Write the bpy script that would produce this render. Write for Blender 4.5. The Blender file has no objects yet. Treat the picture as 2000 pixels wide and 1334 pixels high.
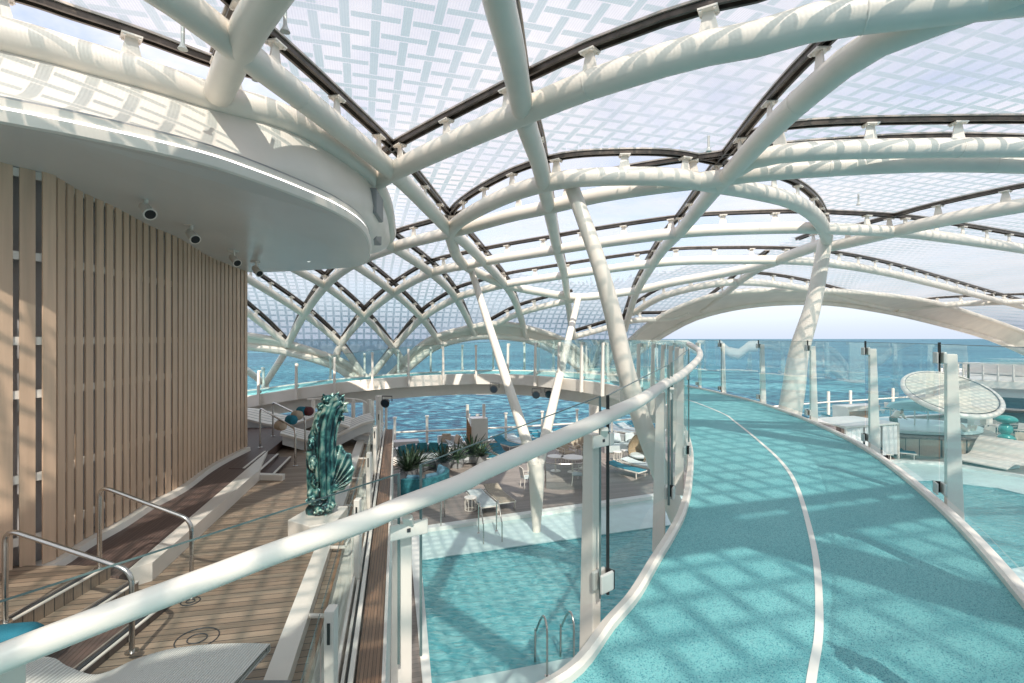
import bpy, math, random
from mathutils import Vector, Matrix, noise
random.seed(7)
# the eye is the world origin (z = 0), the sea lies far below; 1 unit = 1 m
F = 1000.0            # focal length in pixels of the 2000 px wide frame
HY = 661.0            # horizon row
sc = bpy.context.scene
C = sc.collection
# ------------------------------------------------------------------ camera, world, sun
cam = bpy.data.cameras.new('camera'); cam.sensor_width = 36; cam.lens = 18.0
cam.shift_y = -(667 - HY) / 2000.0
cam.clip_start = 0.05; cam.clip_end = 60000
co = bpy.data.objects.new('camera', cam); C.objects.link(co)
co.rotation_euler = (math.pi / 2, 0, 0); sc.camera = co
SUN = Vector((0.12, -0.70, 0.70)).normalized()       # towards the sun
SUN_EL = math.asin(SUN.z); SUN_AZ = math.atan2(SUN.x, SUN.y)
w = bpy.data.worlds.new('World'); sc.world = w; w.use_nodes = True
nt = w.node_tree; nt.nodes.clear()
def N(t, typ, **k):
    n = t.nodes.new(typ)
    for a, b in k.items():
        if a.startswith('i_'):
            key = a[2:]
            key = int(key) if key.isdigit() else key.replace('_', ' ')
            n.inputs[key].default_value = b
        else: setattr(n, a, b)
    return n
sky = N(nt, 'ShaderNodeTexSky', sky_type='NISHITA', sun_disc=False, sun_elevation=SUN_EL, sun_rotation=SUN_AZ)
sky.air_density = 1.0; sky.dust_density = 1.2; sky.ozone_density = 1.6
bg = N(nt, 'ShaderNodeBackground'); bg.inputs['Strength'].default_value = 0.118
tc = N(nt, 'ShaderNodeTexCoord')
sep = N(nt, 'ShaderNodeSeparateXYZ'); nt.links.new(tc.outputs['Generated'], sep.inputs[0])
# cloud layer: direction projected on a flat deck of cloud
mz = N(nt, 'ShaderNodeMath', operation='MAXIMUM'); nt.links.new(sep.outputs[2], mz.inputs[0]); mz.inputs[1].default_value = 0.0
az = N(nt, 'ShaderNodeMath', operation='ADD'); nt.links.new(mz.outputs[0], az.inputs[0]); az.inputs[1].default_value = 0.12
dx = N(nt, 'ShaderNodeMath', operation='DIVIDE'); nt.links.new(sep.outputs[0], dx.inputs[0]); nt.links.new(az.outputs[0], dx.inputs[1])
dy = N(nt, 'ShaderNodeMath', operation='DIVIDE'); nt.links.new(sep.outputs[1], dy.inputs[0]); nt.links.new(az.outputs[0], dy.inputs[1])
cmb = N(nt, 'ShaderNodeCombineXYZ'); nt.links.new(dx.outputs[0], cmb.inputs[0]); nt.links.new(dy.outputs[0], cmb.inputs[1])
cn = N(nt, 'ShaderNodeTexNoise'); cn.inputs['Scale'].default_value = 0.9; cn.inputs['Detail'].default_value = 7; cn.inputs['Roughness'].default_value = 0.6
cn.inputs['Distortion'].default_value = 0.5
nt.links.new(cmb.outputs[0], cn.inputs['Vector'])
cr = N(nt, 'ShaderNodeValToRGB'); cr.color_ramp.elements[0].position = 0.32; cr.color_ramp.elements[1].position = 0.58
nt.links.new(cn.outputs[0], cr.inputs[0])
cf = N(nt, 'ShaderNodeMath', operation='MULTIPLY'); nt.links.new(cr.outputs[0], cf.inputs[0]); cf.inputs[1].default_value = 0.92
hz = N(nt, 'ShaderNodeMapRange'); hz.inputs['From Min'].default_value = 0.0; hz.inputs['From Max'].default_value = 0.22; hz.inputs['To Min'].default_value = 0.85; hz.inputs['To Max'].default_value = 0.0
nt.links.new(sep.outputs[2], hz.inputs['Value'])
mh = N(nt, 'ShaderNodeMix', data_type='RGBA'); nt.links.new(hz.outputs[0], mh.inputs[0]); nt.links.new(sky.outputs[0], mh.inputs[6]); mh.inputs[7].default_value = (2.9, 3.3, 4.1, 1)
cg = N(nt, 'ShaderNodeMapRange'); cg.inputs['From Min'].default_value = 0.02; cg.inputs['From Max'].default_value = 0.25; nt.links.new(sep.outputs[2], cg.inputs['Value'])
cf2 = N(nt, 'ShaderNodeMath', operation='MULTIPLY'); nt.links.new(cf.outputs[0], cf2.inputs[0]); nt.links.new(cg.outputs[0], cf2.inputs[1])
mx = N(nt, 'ShaderNodeMix', data_type='RGBA')
nt.links.new(cf2.outputs[0], mx.inputs[0]); nt.links.new(mh.outputs[2], mx.inputs[6]); mx.inputs[7].default_value = (5.2, 4.9, 5.0, 1)
nt.links.new(mx.outputs[2], bg.inputs['Color'])
wo = N(nt, 'ShaderNodeOutputWorld'); nt.links.new(bg.outputs[0], wo.inputs[0])
sl = bpy.data.lights.new('sun', 'SUN'); sl.energy = 3.9; sl.angle = math.radians(0.6); sl.color = (1.0, 0.89, 0.76)
so = bpy.data.objects.new('sun', sl); C.objects.link(so); so.location = SUN * 60
so.rotation_euler = SUN.to_track_quat('Z', 'Y').to_euler()
sc.view_settings.view_transform = 'Standard'; sc.view_settings.look = 'None'
sc.view_settings.exposure = 1.15; sc.view_settings.gamma = 1.0
sc.cycles.transparent_max_bounces = 24; sc.cycles.max_bounces = 7; sc.cycles.diffuse_bounces = 4
sc.cycles.caustics_reflective = False; sc.cycles.caustics_refractive = False
sc.cycles.sample_clamp_indirect = 4.0

# ------------------------------------------------------------------ points
def P(px, py, D): return Vector(((px - 1000) / F * D, D, (HY - py) / F * D))
def PH(px, py, h):
    D = h / ((HY - py) / F); return P(px, py, D)
A = math.radians(16.5); CA, SA = math.cos(A), math.sin(A)
def uv(x, y): return x * CA + y * SA, -x * SA + y * CA
def xy(u, v): return u * CA - v * SA, u * SA + v * CA
# the roof: a long barrel vault over the deck, edges along the ship's sides
def shell_z(x, y, off=0.0):
    u, v = uv(x, y)
    t = (abs(v) / (28.0 + off)) ** 4 + (abs(u) / 90.0) ** 4
    if t >= 1: return None
    return -4.0 + off + 7.35 * (1 - t) ** 0.25
def ray_shell(dx, dy, dz, off=0.0):
    a, b = 0.01, 0.01
    while b < 120:
        z = shell_z(dx * b, dy * b, off)
        if z is None or dz * b > z: break
        a = b; b += 0.5
    for _ in range(40):
        m = (a + b) / 2; z = shell_z(dx * m, dy * m, off)
        if z is None or dz * m > z: b = m
        else: a = m
    return Vector((dx * a, dy * a, dz * a))
def PS(px, py, off=0.0): return ray_shell((px - 1000) / F, 1, (HY - py) / F, off)
def shell_n(p):
    e = 0.05; z = lambda x, y: (shell_z(x, y) if shell_z(x, y) is not None else -4.0)
    gx = (z(p.x + e, p.y) - z(p.x - e, p.y)) / (2 * e); gy = (z(p.x, p.y + e) - z(p.x, p.y - e)) / (2 * e)
    return Vector((-gx, -gy, 1)).normalized()
def smooth_pts(pts, n=6):
    """Catmull-Rom through tuples of any length"""
    if len(pts) < 3: 
        return [tuple(a + (b - a) * i / n for a, b in zip(pts[0], pts[1])) for i in range(n + 1)]
    P_ = [tuple(2 * a - b for a, b in zip(pts[0], pts[1]))] + list(pts) + [tuple(2 * a - b for a, b in zip(pts[-1], pts[-2]))]
    out = []
    for i in range(1, len(P_) - 2):
        for k in range(n):
            t = k / n; r = []
            for a, b, c, d in zip(P_[i - 1], P_[i], P_[i + 1], P_[i + 2]):
                r.append(0.5 * (2 * b + (c - a) * t + (2 * a - 5 * b + 4 * c - d) * t * t + (-a + 3 * b - 3 * c + d) * t ** 3))
            out.append(tuple(r))
    out.append(tuple(pts[-1]))
    return out
def resample(pts, step):
    pts = [Vector(p) for p in pts]; L = [0]
    for a, b in zip(pts, pts[1:]): L.append(L[-1] + (b - a).length)
    n = max(1, round(L[-1] / step)); out = []; j = 0
    for i in range(n + 1):
        s = L[-1] * i / n
        while j < len(L) - 2 and L[j + 1] < s: j += 1
        t = (s - L[j]) / max(1e-9, L[j + 1] - L[j]); out.append(pts[j].lerp(pts[j + 1], min(1, t)))
    return out

# ------------------------------------------------------------------ materials
def new_mat(name):
    m = bpy.data.materials.new(name); m.use_nodes = True; t = m.node_tree
    b = t.nodes['Principled BSDF']; return m, t, b
def pos(t, scale=None, rot=None):
    g = N(t, 'ShaderNodeNewGeometry'); o = g.outputs['Position']
    if scale or rot:
        mp = N(t, 'ShaderNodeMapping')
        if scale: mp.inputs['Scale'].default_value = scale
        if rot: mp.inputs['Rotation'].default_value = rot
        t.links.new(o, mp.inputs[0]); o = mp.outputs[0]
    return o
def ramp(t, src, stops):
    r = N(t, 'ShaderNodeValToRGB'); e = r.color_ramp.elements
    while len(e) < len(stops): e.new(0.5)
    for k, (p, c) in enumerate(stops):
        e[k].position = p; e[k].color = (c[0], c[1], c[2], 1) if not isinstance(c, (int, float)) else (c, c, c, 1)
    t.links.new(src, r.inputs[0]); return r.outputs[0]
def mat(name, col, rough=0.5, metal=0.0, var=0.06, scale=3.0, bump=0.0, bscale=60.0, spec=0.5, coat=0.0, stretch=None):
    m, t, b = new_mat(name)
    b.inputs['Roughness'].default_value = rough; b.inputs['Metallic'].default_value = metal
    b.inputs['Specular IOR Level'].default_value = spec; b.inputs['Coat Weight'].default_value = coat
    n = N(t, 'ShaderNodeTexNoise'); n.inputs['Scale'].default_value = scale; n.inputs['Detail'].default_value = 5
    t.links.new(pos(t, stretch), n.inputs['Vector'])
    lo = tuple(max(0, c * (1 - var * 2)) for c in col); hi = tuple(min(1, c * (1 + var)) for c in col)
    t.links.new(ramp(t, n.outputs[0], [(0.3, lo), (0.7, hi)]), b.inputs['Base Color'])
    if bump:
        n2 = N(t, 'ShaderNodeTexNoise'); n2.inputs['Scale'].default_value = bscale; n2.inputs['Detail'].default_value = 3
        t.links.new(pos(t), n2.inputs['Vector'])
        bp = N(t, 'ShaderNodeBump'); bp.inputs['Strength'].default_value = bump; bp.inputs['Distance'].default_value = 0.01
        t.links.new(n2.outputs[0], bp.inputs['Height']); t.links.new(bp.outputs[0], b.inputs['Normal'])
    return m
def glass_mat(name, tint=(0.86, 0.96, 0.95), refl=1.0, rough=0.0, body=0.03):
    m, t, b = new_mat(name); t.nodes.remove(b); out = t.nodes['Material Output']
    tr = N(t, 'ShaderNodeBsdfTransparent'); tr.inputs[0].default_value = (*tint, 1)
    gl = N(t, 'ShaderNodeBsdfGlossy'); gl.inputs['Roughness'].default_value = rough; gl.inputs[0].default_value = (0.9, 1, 0.98, 1)
    fr = N(t, 'ShaderNodeFresnel'); fr.inputs[0].default_value = 1.45
    mm = N(t, 'ShaderNodeMath', operation='MULTIPLY'); mm.inputs[1].default_value = refl; mm.use_clamp = True
    t.links.new(fr.outputs[0], mm.inputs[0])
    m1 = N(t, 'ShaderNodeMixShader'); t.links.new(mm.outputs[0], m1.inputs[0]); t.links.new(tr.outputs[0], m1.inputs[1]); t.links.new(gl.outputs[0], m1.inputs[2])
    df = N(t, 'ShaderNodeBsdfDiffuse'); df.inputs[0].default_value = (0.75, 0.9, 0.88, 1)
    m2 = N(t, 'ShaderNodeMixShader'); m2.inputs[0].default_value = body
    t.links.new(m1.outputs[0], m2.inputs[1]); t.links.new(df.outputs[0], m2.inputs[2]); t.links.new(m2.outputs[0], out.inputs[0])
    return m

M = {}
M['white'] = mat('white_paint', (0.81, 0.74, 0.66), 0.36, var=0.03, scale=1.5)
M['tube'] = mat('white_tube_paint', (0.84, 0.755, 0.66), 0.42, var=0.045, scale=1.2)
M['soffit'] = mat('ceiling_paint', (0.74, 0.73, 0.71), 0.25, var=0.03, scale=0.6)
M['chan'] = mat('bronze_channel', (0.10, 0.082, 0.068), 0.35, metal=0.6, var=0.2, scale=6)
M['chan_top'] = mat('grey_channel_cap', (0.46, 0.41, 0.36), 0.35, metal=0.5, var=0.1, scale=6)
M['black'] = mat('black_rubber', (0.012, 0.012, 0.012), 0.5)
M['steel'] = mat('brushed_steel', (0.62, 0.58, 0.54), 0.22, metal=1.0, var=0.05, scale=20)
M['clamp'] = mat('satin_clamp', (0.62, 0.61, 0.57), 0.4, metal=0.25)
M['slat'] = mat('slat_paint', (0.68, 0.475, 0.33), 0.45, var=0.07, scale=2.0, stretch=(6, 6, 0.4), bump=0.05, bscale=20)
_m = M['slat']; _t = _m.node_tree; _b = _t.nodes['Principled BSDF']; _oi = N(_t, 'ShaderNodeObjectInfo'); _hs = N(_t, 'ShaderNodeHueSaturation')
_mr = N(_t, 'ShaderNodeMapRange'); _mr.inputs['To Min'].default_value = 0.90; _mr.inputs['To Max'].default_value = 1.08; _t.links.new(_oi.outputs['Random'], _mr.inputs['Value']); _t.links.new(_mr.outputs[0], _hs.inputs['Value'])
_src = _b.inputs['Base Color'].links[0].from_socket; _t.links.new(_src, _hs.inputs['Color']); _t.links.new(_hs.outputs[0], _b.inputs['Base Color'])
M['backwall'] = mat('back_wall_paint', (0.62, 0.58, 0.57), 0.6, var=0.05)
M['glass'] = glass_mat('railing_glass', (0.965, 0.988, 0.982), 0.28, body=0.006)
M['glass_teal'] = glass_mat('teal_glass', (0.89, 0.97, 0.97), 0.45, body=0.012)
M['glass_edge'] = mat('glass_edge', (0.12, 0.17, 0.165), 0.25)
M['teal_fabric'] = mat('teal_fabric', (0.035, 0.20, 0.235), 0.85, var=0.15, scale=8, bump=0.4, bscale=150)
M['teal_light'] = mat('light_teal_fabric', (0.02, 0.18, 0.25), 0.85, var=0.12, scale=6, bump=0.3, bscale=150)
M['pale_fabric'] = mat('pale_fabric', (0.55, 0.60, 0.60), 0.85, var=0.08, bump=0.3, bscale=150)
M['beige_fabric'] = mat('beige_fabric', (0.52, 0.41, 0.31), 0.85, var=0.1, bump=0.3, bscale=150)
M['sand'] = mat('woven_beige', (0.44, 0.37, 0.29), 0.8, var=0.2, scale=30, bump=0.5, bscale=80)
M['bluegrey'] = mat('blue_grey_fabric', (0.12, 0.25, 0.33), 0.85, var=0.1, bump=0.3, bscale=150)
M['orange'] = mat('tan_wood', (0.42, 0.21, 0.11), 0.5, var=0.2, scale=4, stretch=(1, 1, 10))
M['wicker'] = mat('wicker', (0.46, 0.33, 0.20), 0.7, var=0.3, scale=40, bump=0.6, bscale=60)
M['dark'] = mat('dark_grey', (0.05, 0.05, 0.055), 0.5)
M['grey'] = mat('grey_paint', (0.30, 0.30, 0.30), 0.5)
M['leaf'] = mat('agave_leaf', (0.05, 0.095, 0.045), 0.5, var=0.35, scale=8)
M['soil'] = mat('planter_soil', (0.05, 0.04, 0.03), 0.9)
M['skin'] = mat('skin', (0.42, 0.24, 0.17), 0.55)
M['ball'] = mat('teal_gloss', (0.02, 0.30, 0.27), 0.15, coat=0.5)
M['window'] = mat('dark_window', (0.02, 0.035, 0.05), 0.08)
M['marble'] = mat('pale_ledge', (0.56, 0.72, 0.70), 0.3, var=0.05, scale=2)
M['coping'] = mat('white_coping', (0.74, 0.74, 0.70), 0.4, var=0.04, scale=2)
M['blue'] = mat('navy_tile', (0.012, 0.02, 0.16), 0.4)

# teak planking: planks with dark caulking lines
def plank_mat(name, c1, c2, width, ang, caulk=0.09, rough=0.55, dark=(0.025, 0.02, 0.018)):
    m, t, b = new_mat(name)
    o = pos(t, rot=(0, 0, ang)); s = N(t, 'ShaderNodeSeparateXYZ'); t.links.new(o, s.inputs[0])
    d = N(t, 'ShaderNodeMath', operation='DIVIDE'); t.links.new(s.outputs[1], d.inputs[0]); d.inputs[1].default_value = width
    fl = N(t, 'ShaderNodeMath', operation='FLOOR'); t.links.new(d.outputs[0], fl.inputs[0])
    fr = N(t, 'ShaderNodeMath', operation='FRACT'); t.links.new(d.outputs[0], fr.inputs[0])
    ln = N(t, 'ShaderNodeMath', operation='LESS_THAN'); t.links.new(fr.outputs[0], ln.inputs[0]); ln.inputs[1].default_value = caulk
    wn = N(t, 'ShaderNodeTexWhiteNoise', noise_dimensions='1D'); t.links.new(fl.outputs[0], wn.inputs['W'])
    mp = N(t, 'ShaderNodeMapping'); mp.inputs['Scale'].default_value = (1.2, 28, 4); t.links.new(o, mp.inputs[0])
    n = N(t, 'ShaderNodeTexNoise'); n.inputs['Scale'].default_value = 2.0; n.inputs['Detail'].default_value = 6; t.links.new(mp.outputs[0], n.inputs['Vector'])
    ad = N(t, 'ShaderNodeMath', operation='MULTIPLY_ADD'); t.links.new(wn.outputs[0], ad.inputs[0]); ad.inputs[1].default_value = 0.45
    t.links.new(n.outputs[0], ad.inputs[2])
    col = ramp(t, ad.outputs[0], [(0.35, c1), (0.95, c2)])
    mxx = N(t, 'ShaderNodeMix', data_type='RGBA'); t.links.new(ln.outputs[0], mxx.inputs[0]); t.links.new(col, mxx.inputs[6]); mxx.inputs[7].default_value = (*dark, 1)
    t.links.new(mxx.outputs[2], b.inputs['Base Color']); b.inputs['Roughness'].default_value = rough
    bp = N(t, 'ShaderNodeBump', invert=True); bp.inputs['Strength'].default_value = 0.4; bp.inputs['Distance'].default_value = 0.01
    t.links.new(ln.outputs[0], bp.inputs['Height']); t.links.new(bp.outputs[0], b.inputs['Normal'])
    return m
M['teak'] = plank_mat('teak_deck', (0.215, 0.15, 0.105), (0.36, 0.27, 0.195), 0.115, -math.radians(12))
M['brownfloor'] = plank_mat('brown_ramp_covering', (0.115, 0.075, 0.062), (0.15, 0.10, 0.085), 0.05, math.radians(78), caulk=0.2, dark=(0.07, 0.045, 0.037))
M['ledgewood'] = plank_mat('teak_ledge', (0.14, 0.08, 0.05), (0.27, 0.16, 0.10), 0.035, math.radians(-102), caulk=0.12)
M['pooldeck'] = plank_mat('grey_brown_decking', (0.20, 0.165, 0.145), (0.30, 0.25, 0.22), 0.14, -A, caulk=0.05, dark=(0.1, 0.08, 0.07))

# running track: poured rubber with fine dark and light grains
def track_mat():
    m, t, b = new_mat('teal_rubber_track')
    o = pos(t)
    n1 = N(t, 'ShaderNodeTexNoise'); n1.inputs['Scale'].default_value = 1.1; n1.inputs['Detail'].default_value = 4; t.links.new(o, n1.inputs['Vector'])
    base = ramp(t, n1.outputs[0], [(0.3, (0.135, 0.42, 0.435)), (0.7, (0.195, 0.50, 0.505))])
    v = N(t, 'ShaderNodeTexVoronoi'); v.inputs['Scale'].default_value = 215; t.links.new(o, v.inputs['Vector'])
    s = N(t, 'ShaderNodeSeparateColor'); t.links.new(v.outputs['Color'], s.inputs[0])
    k = N(t, 'ShaderNodeMath', operation='GREATER_THAN'); t.links.new(s.outputs[0], k.inputs[0]); k.inputs[1].default_value = 0.80
    k2 = N(t, 'ShaderNodeMath', operation='GREATER_THAN'); t.links.new(s.outputs[1], k2.inputs[0]); k2.inputs[1].default_value = 0.88
    a1 = N(t, 'ShaderNodeMix', data_type='RGBA'); t.links.new(k.outputs[0], a1.inputs[0]); t.links.new(base, a1.inputs[6]); a1.inputs[7].default_value = (0.035, 0.20, 0.25, 1)
    a2 = N(t, 'ShaderNodeMix', data_type='RGBA'); t.links.new(k2.outputs[0], a2.inputs[0]); t.links.new(a1.outputs[2], a2.inputs[6]); a2.inputs[7].default_value = (0.26, 0.52, 0.52, 1)
    t.links.new(a2.outputs[2], b.inputs['Base Color']); b.inputs['Roughness'].default_value = 0.62
    bp = N(t, 'ShaderNodeBump'); bp.inputs['Strength'].default_value = 0.25; bp.inputs['Distance'].default_value = 0.004
    t.links.new(v.outputs['Distance'], bp.inputs['Height']); t.links.new(bp.outputs[0], b.inputs['Normal'])
    return m
M['track'] = track_mat()
def sea_mat():
    m, t, b = new_mat('sea_water')
    o = pos(t)
    n1 = N(t, 'ShaderNodeTexNoise'); n1.inputs['Scale'].default_value = 0.004; n1.inputs['Detail'].default_value = 6
    mp = N(t, 'ShaderNodeMapping'); mp.inputs['Scale'].default_value = (1.1, 1.7, 1); mp.inputs['Rotation'].default_value = (0, 0, 0.15); t.links.new(o, mp.inputs[0])
    t.links.new(mp.outputs[0], n1.inputs['Vector'])
    n0 = N(t, 'ShaderNodeTexNoise'); n0.inputs['Scale'].default_value = 0.14; n0.inputs['Detail'].default_value = 7; n0.inputs['Roughness'].default_value = 0.65; n0.inputs['Distortion'].default_value = 0.4
    t.links.new(mp.outputs[0], n0.inputs['Vector'])
    ad = N(t, 'ShaderNodeMath', operation='MULTIPLY_ADD'); t.links.new(n0.outputs[0], ad.inputs[0]); ad.inputs[1].default_value = 0.9
    ml = N(t, 'ShaderNodeMath', operation='MULTIPLY'); t.links.new(n1.outputs[0], ml.inputs[0]); ml.inputs[1].default_value = 0.3
    t.links.new(ml.outputs[0], ad.inputs[2])
    t.links.new(ramp(t, ad.outputs[0], [(0.49, (0.002, 0.016, 0.042)), (0.58, (0.009, 0.07, 0.115)), (0.65, (0.028, 0.145, 0.195)), (0.74, (0.13, 0.28, 0.33))]), b.inputs['Base Color'])
    b.inputs['Roughness'].default_value = 0.45; b.inputs['Specular IOR Level'].default_value = 0.12
    bp = N(t, 'ShaderNodeBump'); bp.inputs['Strength'].default_value = 0.9; bp.inputs['Distance'].default_value = 1.2
    t.links.new(n0.outputs[0], bp.inputs['Height']); t.links.new(bp.outputs[0], b.inputs['Normal'])
    return m
M['sea'] = sea_mat()
def pool_mat():
    m, t, b = new_mat('pool_water'); t.nodes.remove(b); out = t.nodes['Material Output']
    o = pos(t); mp = N(t, 'ShaderNodeMapping'); mp.inputs['Scale'].default_value = (1.0, 2.2, 1); t.links.new(o, mp.inputs[0])
    n = N(t, 'ShaderNodeTexNoise'); n.inputs['Scale'].default_value = 3.0; n.inputs['Detail'].default_value = 5; n.inputs['Distortion'].default_value = 1.2
    t.links.new(mp.outputs[0], n.inputs['Vector'])
    bp = N(t, 'ShaderNodeBump'); bp.inputs['Strength'].default_value = 0.6; bp.inputs['Distance'].default_value = 0.09
    t.links.new(n.outputs[0], bp.inputs['Height'])
    tr = N(t, 'ShaderNodeBsdfTransparent'); tr.inputs[0].default_value = (0.62, 0.93, 0.95, 1)
    gl = N(t, 'ShaderNodeBsdfGlossy'); gl.inputs['Roughness'].default_value = 0.06
    fr = N(t, 'ShaderNodeFresnel'); fr.inputs[0].default_value = 1.33
    df = N(t, 'ShaderNodeBsdfDiffuse'); t.links.new(ramp(t, n.outputs[0], [(0.36, (0.13, 0.53, 0.59)), (0.66, (0.42, 0.87, 0.88))]), df.inputs[0])  # ripple highlights and darks painted into the diffuse colour
    for q in (gl, fr, df): t.links.new(bp.outputs[0], q.inputs['Normal'])
    m0 = N(t, 'ShaderNodeMixShader'); m0.inputs[0].default_value = 0.55; t.links.new(tr.outputs[0], m0.inputs[1]); t.links.new(df.outputs[0], m0.inputs[2])
    m1 = N(t, 'ShaderNodeMixShader'); t.links.new(fr.outputs[0], m1.inputs[0]); t.links.new(m0.outputs[0], m1.inputs[1]); t.links.new(gl.outputs[0], m1.inputs[2])
    t.links.new(m1.outputs[0], out.inputs[0]); return m
M['pool'] = pool_mat()
M['pooltile'] = mat('turquoise_pool_tile', (0.22, 0.66, 0.70), 0.4, var=0.1, scale=1.0)
M['pooledge'] = mat('dark_pool_trim_tile', (0.03, 0.22, 0.26), 0.3)
# patinated bronze; ridge highlights and dark creases painted in through pointiness
def bronze_mat():
    m, t, b = new_mat('green_patina_bronze')
    o = pos(t); n = N(t, 'ShaderNodeTexNoise'); n.inputs['Scale'].default_value = 5; n.inputs['Detail'].default_value = 6; n.inputs['Distortion'].default_value = 0.8
    mp = N(t, 'ShaderNodeMapping'); mp.inputs['Scale'].default_value = (1.0, 1.0, 0.8); t.links.new(o, mp.inputs[0]); t.links.new(mp.outputs[0], n.inputs['Vector'])
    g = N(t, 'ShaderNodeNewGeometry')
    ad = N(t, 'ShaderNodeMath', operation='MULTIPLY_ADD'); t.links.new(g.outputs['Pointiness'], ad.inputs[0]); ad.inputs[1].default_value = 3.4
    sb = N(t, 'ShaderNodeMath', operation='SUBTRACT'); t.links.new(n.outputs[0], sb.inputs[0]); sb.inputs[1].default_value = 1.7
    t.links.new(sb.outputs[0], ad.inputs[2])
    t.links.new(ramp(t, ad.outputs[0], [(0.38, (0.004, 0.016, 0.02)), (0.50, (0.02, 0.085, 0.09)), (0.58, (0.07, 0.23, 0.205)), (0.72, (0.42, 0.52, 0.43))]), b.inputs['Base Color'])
    b.inputs['Roughness'].default_value = 0.30; b.inputs['Metallic'].default_value = 0.3; b.inputs['Coat Weight'].default_value = 0.3
    return m
M['bronze'] = bronze_mat()
# roof membrane: translucent white foil with a printed basket weave of tinted strips (UV in metres)
def foil_mat(amount=1.0):
    m, t, b = new_mat('printed_roof_foil'); t.nodes.remove(b); out = t.nodes['Material Output']
    uvn = N(t, 'ShaderNodeUVMap'); s = N(t, 'ShaderNodeSeparateXYZ'); t.links.new(uvn.outputs[0], s.inputs[0])
    def mth(op, a, bb=None, c=None):
        n = N(t, 'ShaderNodeMath', operation=op)
        for k, q in enumerate((a, bb, c)):
            if q is None: continue
            if isinstance(q, (int, float)): n.inputs[k].default_value = q
            else: t.links.new(q, n.inputs[k])
        return n.outputs[0]
    p = 0.37
    a = mth('DIVIDE', s.outputs[0], p); bq = mth('DIVIDE', s.outputs[1], p)
    fa = mth('ABSOLUTE', mth('SUBTRACT', mth('FRACT', a), 0.5)); fb = mth('ABSOLUTE', mth('SUBTRACT', mth('FRACT', bq), 0.5))
    par = mth('FLOORED_MODULO', mth('ADD', mth('FLOOR', a), mth('FLOOR', bq)), 2.0)
    W_, G_ = 0.15, 0.20
    v_on = mth('MULTIPLY', mth('LESS_THAN', fa, W_), mth('SUBTRACT', 1.0, mth('MULTIPLY', par, mth('LESS_THAN', fb, G_))))
    ip = mth('SUBTRACT', 1.0, par)
    u_on = mth('MULTIPLY', mth('LESS_THAN', fb, W_), mth('SUBTRACT', 1.0, mth('MULTIPLY', ip, mth('LESS_THAN', fa, G_))))
    strip = mth('MULTIPLY', mth('MAXIMUM', v_on, u_on), amount)
    lw = N(t, 'ShaderNodeLayerWeight'); lw.inputs['Blend'].default_value = 0.5; graz = mth('POWER', lw.outputs['Facing'], 2.0)
    nv = N(t, 'ShaderNodeTexNoise'); nv.inputs['Scale'].default_value = 0.22; nv.inputs['Detail'].default_value = 3; t.links.new(uvn.outputs[0], nv.inputs['Vector'])
    vr = N(t, 'ShaderNodeMapRange'); vr.inputs['From Min'].default_value = 0.35; vr.inputs['From Max'].default_value = 0.6; vr.inputs['To Min'].default_value = 0.45; t.links.new(nv.outputs[0], vr.inputs['Value']); vis = vr.outputs[0]
    svis = mth('MULTIPLY', strip, vis)
    fine = mth('MULTIPLY', mth('LESS_THAN', mth('FRACT', mth('DIVIDE', s.outputs[0], 0.034)), 0.5), 0.10)
    nz = N(t, 'ShaderNodeTexNoise'); nz.inputs['Scale'].default_value = 0.45; nz.inputs['Detail'].default_value = 4; t.links.new(uvn.outputs[0], nz.inputs['Vector'])
    cover = mth('ADD', mth('ADD', mth('MULTIPLY', mth('MULTIPLY', strip, vis), 0.34), mth('ADD', 0.24 * amount + 0.12, mth('MULTIPLY', graz, 0.30))), fine)
    cover = mth('ADD', cover, mth('MULTIPLY', mth('SUBTRACT', nz.outputs[0], 0.5), 0.35))
    colm = N(t, 'ShaderNodeMix', data_type='RGBA'); t.links.new(svis, colm.inputs[0]); colm.inputs[6].default_value = (0.62, 0.60, 0.62, 1); colm.inputs[7].default_value = (0.36, 0.44, 0.48, 1)
    df = N(t, 'ShaderNodeBsdfDiffuse'); tl = N(t, 'ShaderNodeBsdfTranslucent')
    t.links.new(colm.outputs[2], df.inputs[0]); t.links.new(colm.outputs[2], tl.inputs[0])
    m0 = N(t, 'ShaderNodeMixShader'); m0.inputs[0].default_value = 0.5; t.links.new(df.outputs[0], m0.inputs[1]); t.links.new(tl.outputs[0], m0.inputs[2])
    tr = N(t, 'ShaderNodeBsdfTransparent')
    trc = N(t, 'ShaderNodeMix', data_type='RGBA'); t.links.new(svis, trc.inputs[0]); trc.inputs[6].default_value = (0.76, 0.82, 0.87, 1); trc.inputs[7].default_value = (0.42, 0.58, 0.66, 1)
    t.links.new(trc.outputs[2], tr.inputs[0])
    m1 = N(t, 'ShaderNodeMixShader'); t.links.new(cover, m1.inputs[0]); t.links.new(tr.outputs[0], m1.inputs[1]); t.links.new(m0.outputs[0], m1.inputs[2])
    t.links.new(m1.outputs[0], out.inputs[0]); return m
M['foil'] = foil_mat(); M['clear_foil'] = foil_mat(0.0)
def emis(name, col, s):
    m, t, b = new_mat(name); b.inputs['Emission Color'].default_value = (*col, 1); b.inputs['Emission Strength'].default_value = s; return m
M['led'] = emis('led_strip', (1, 0.97, 0.9), 1.6)

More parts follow.
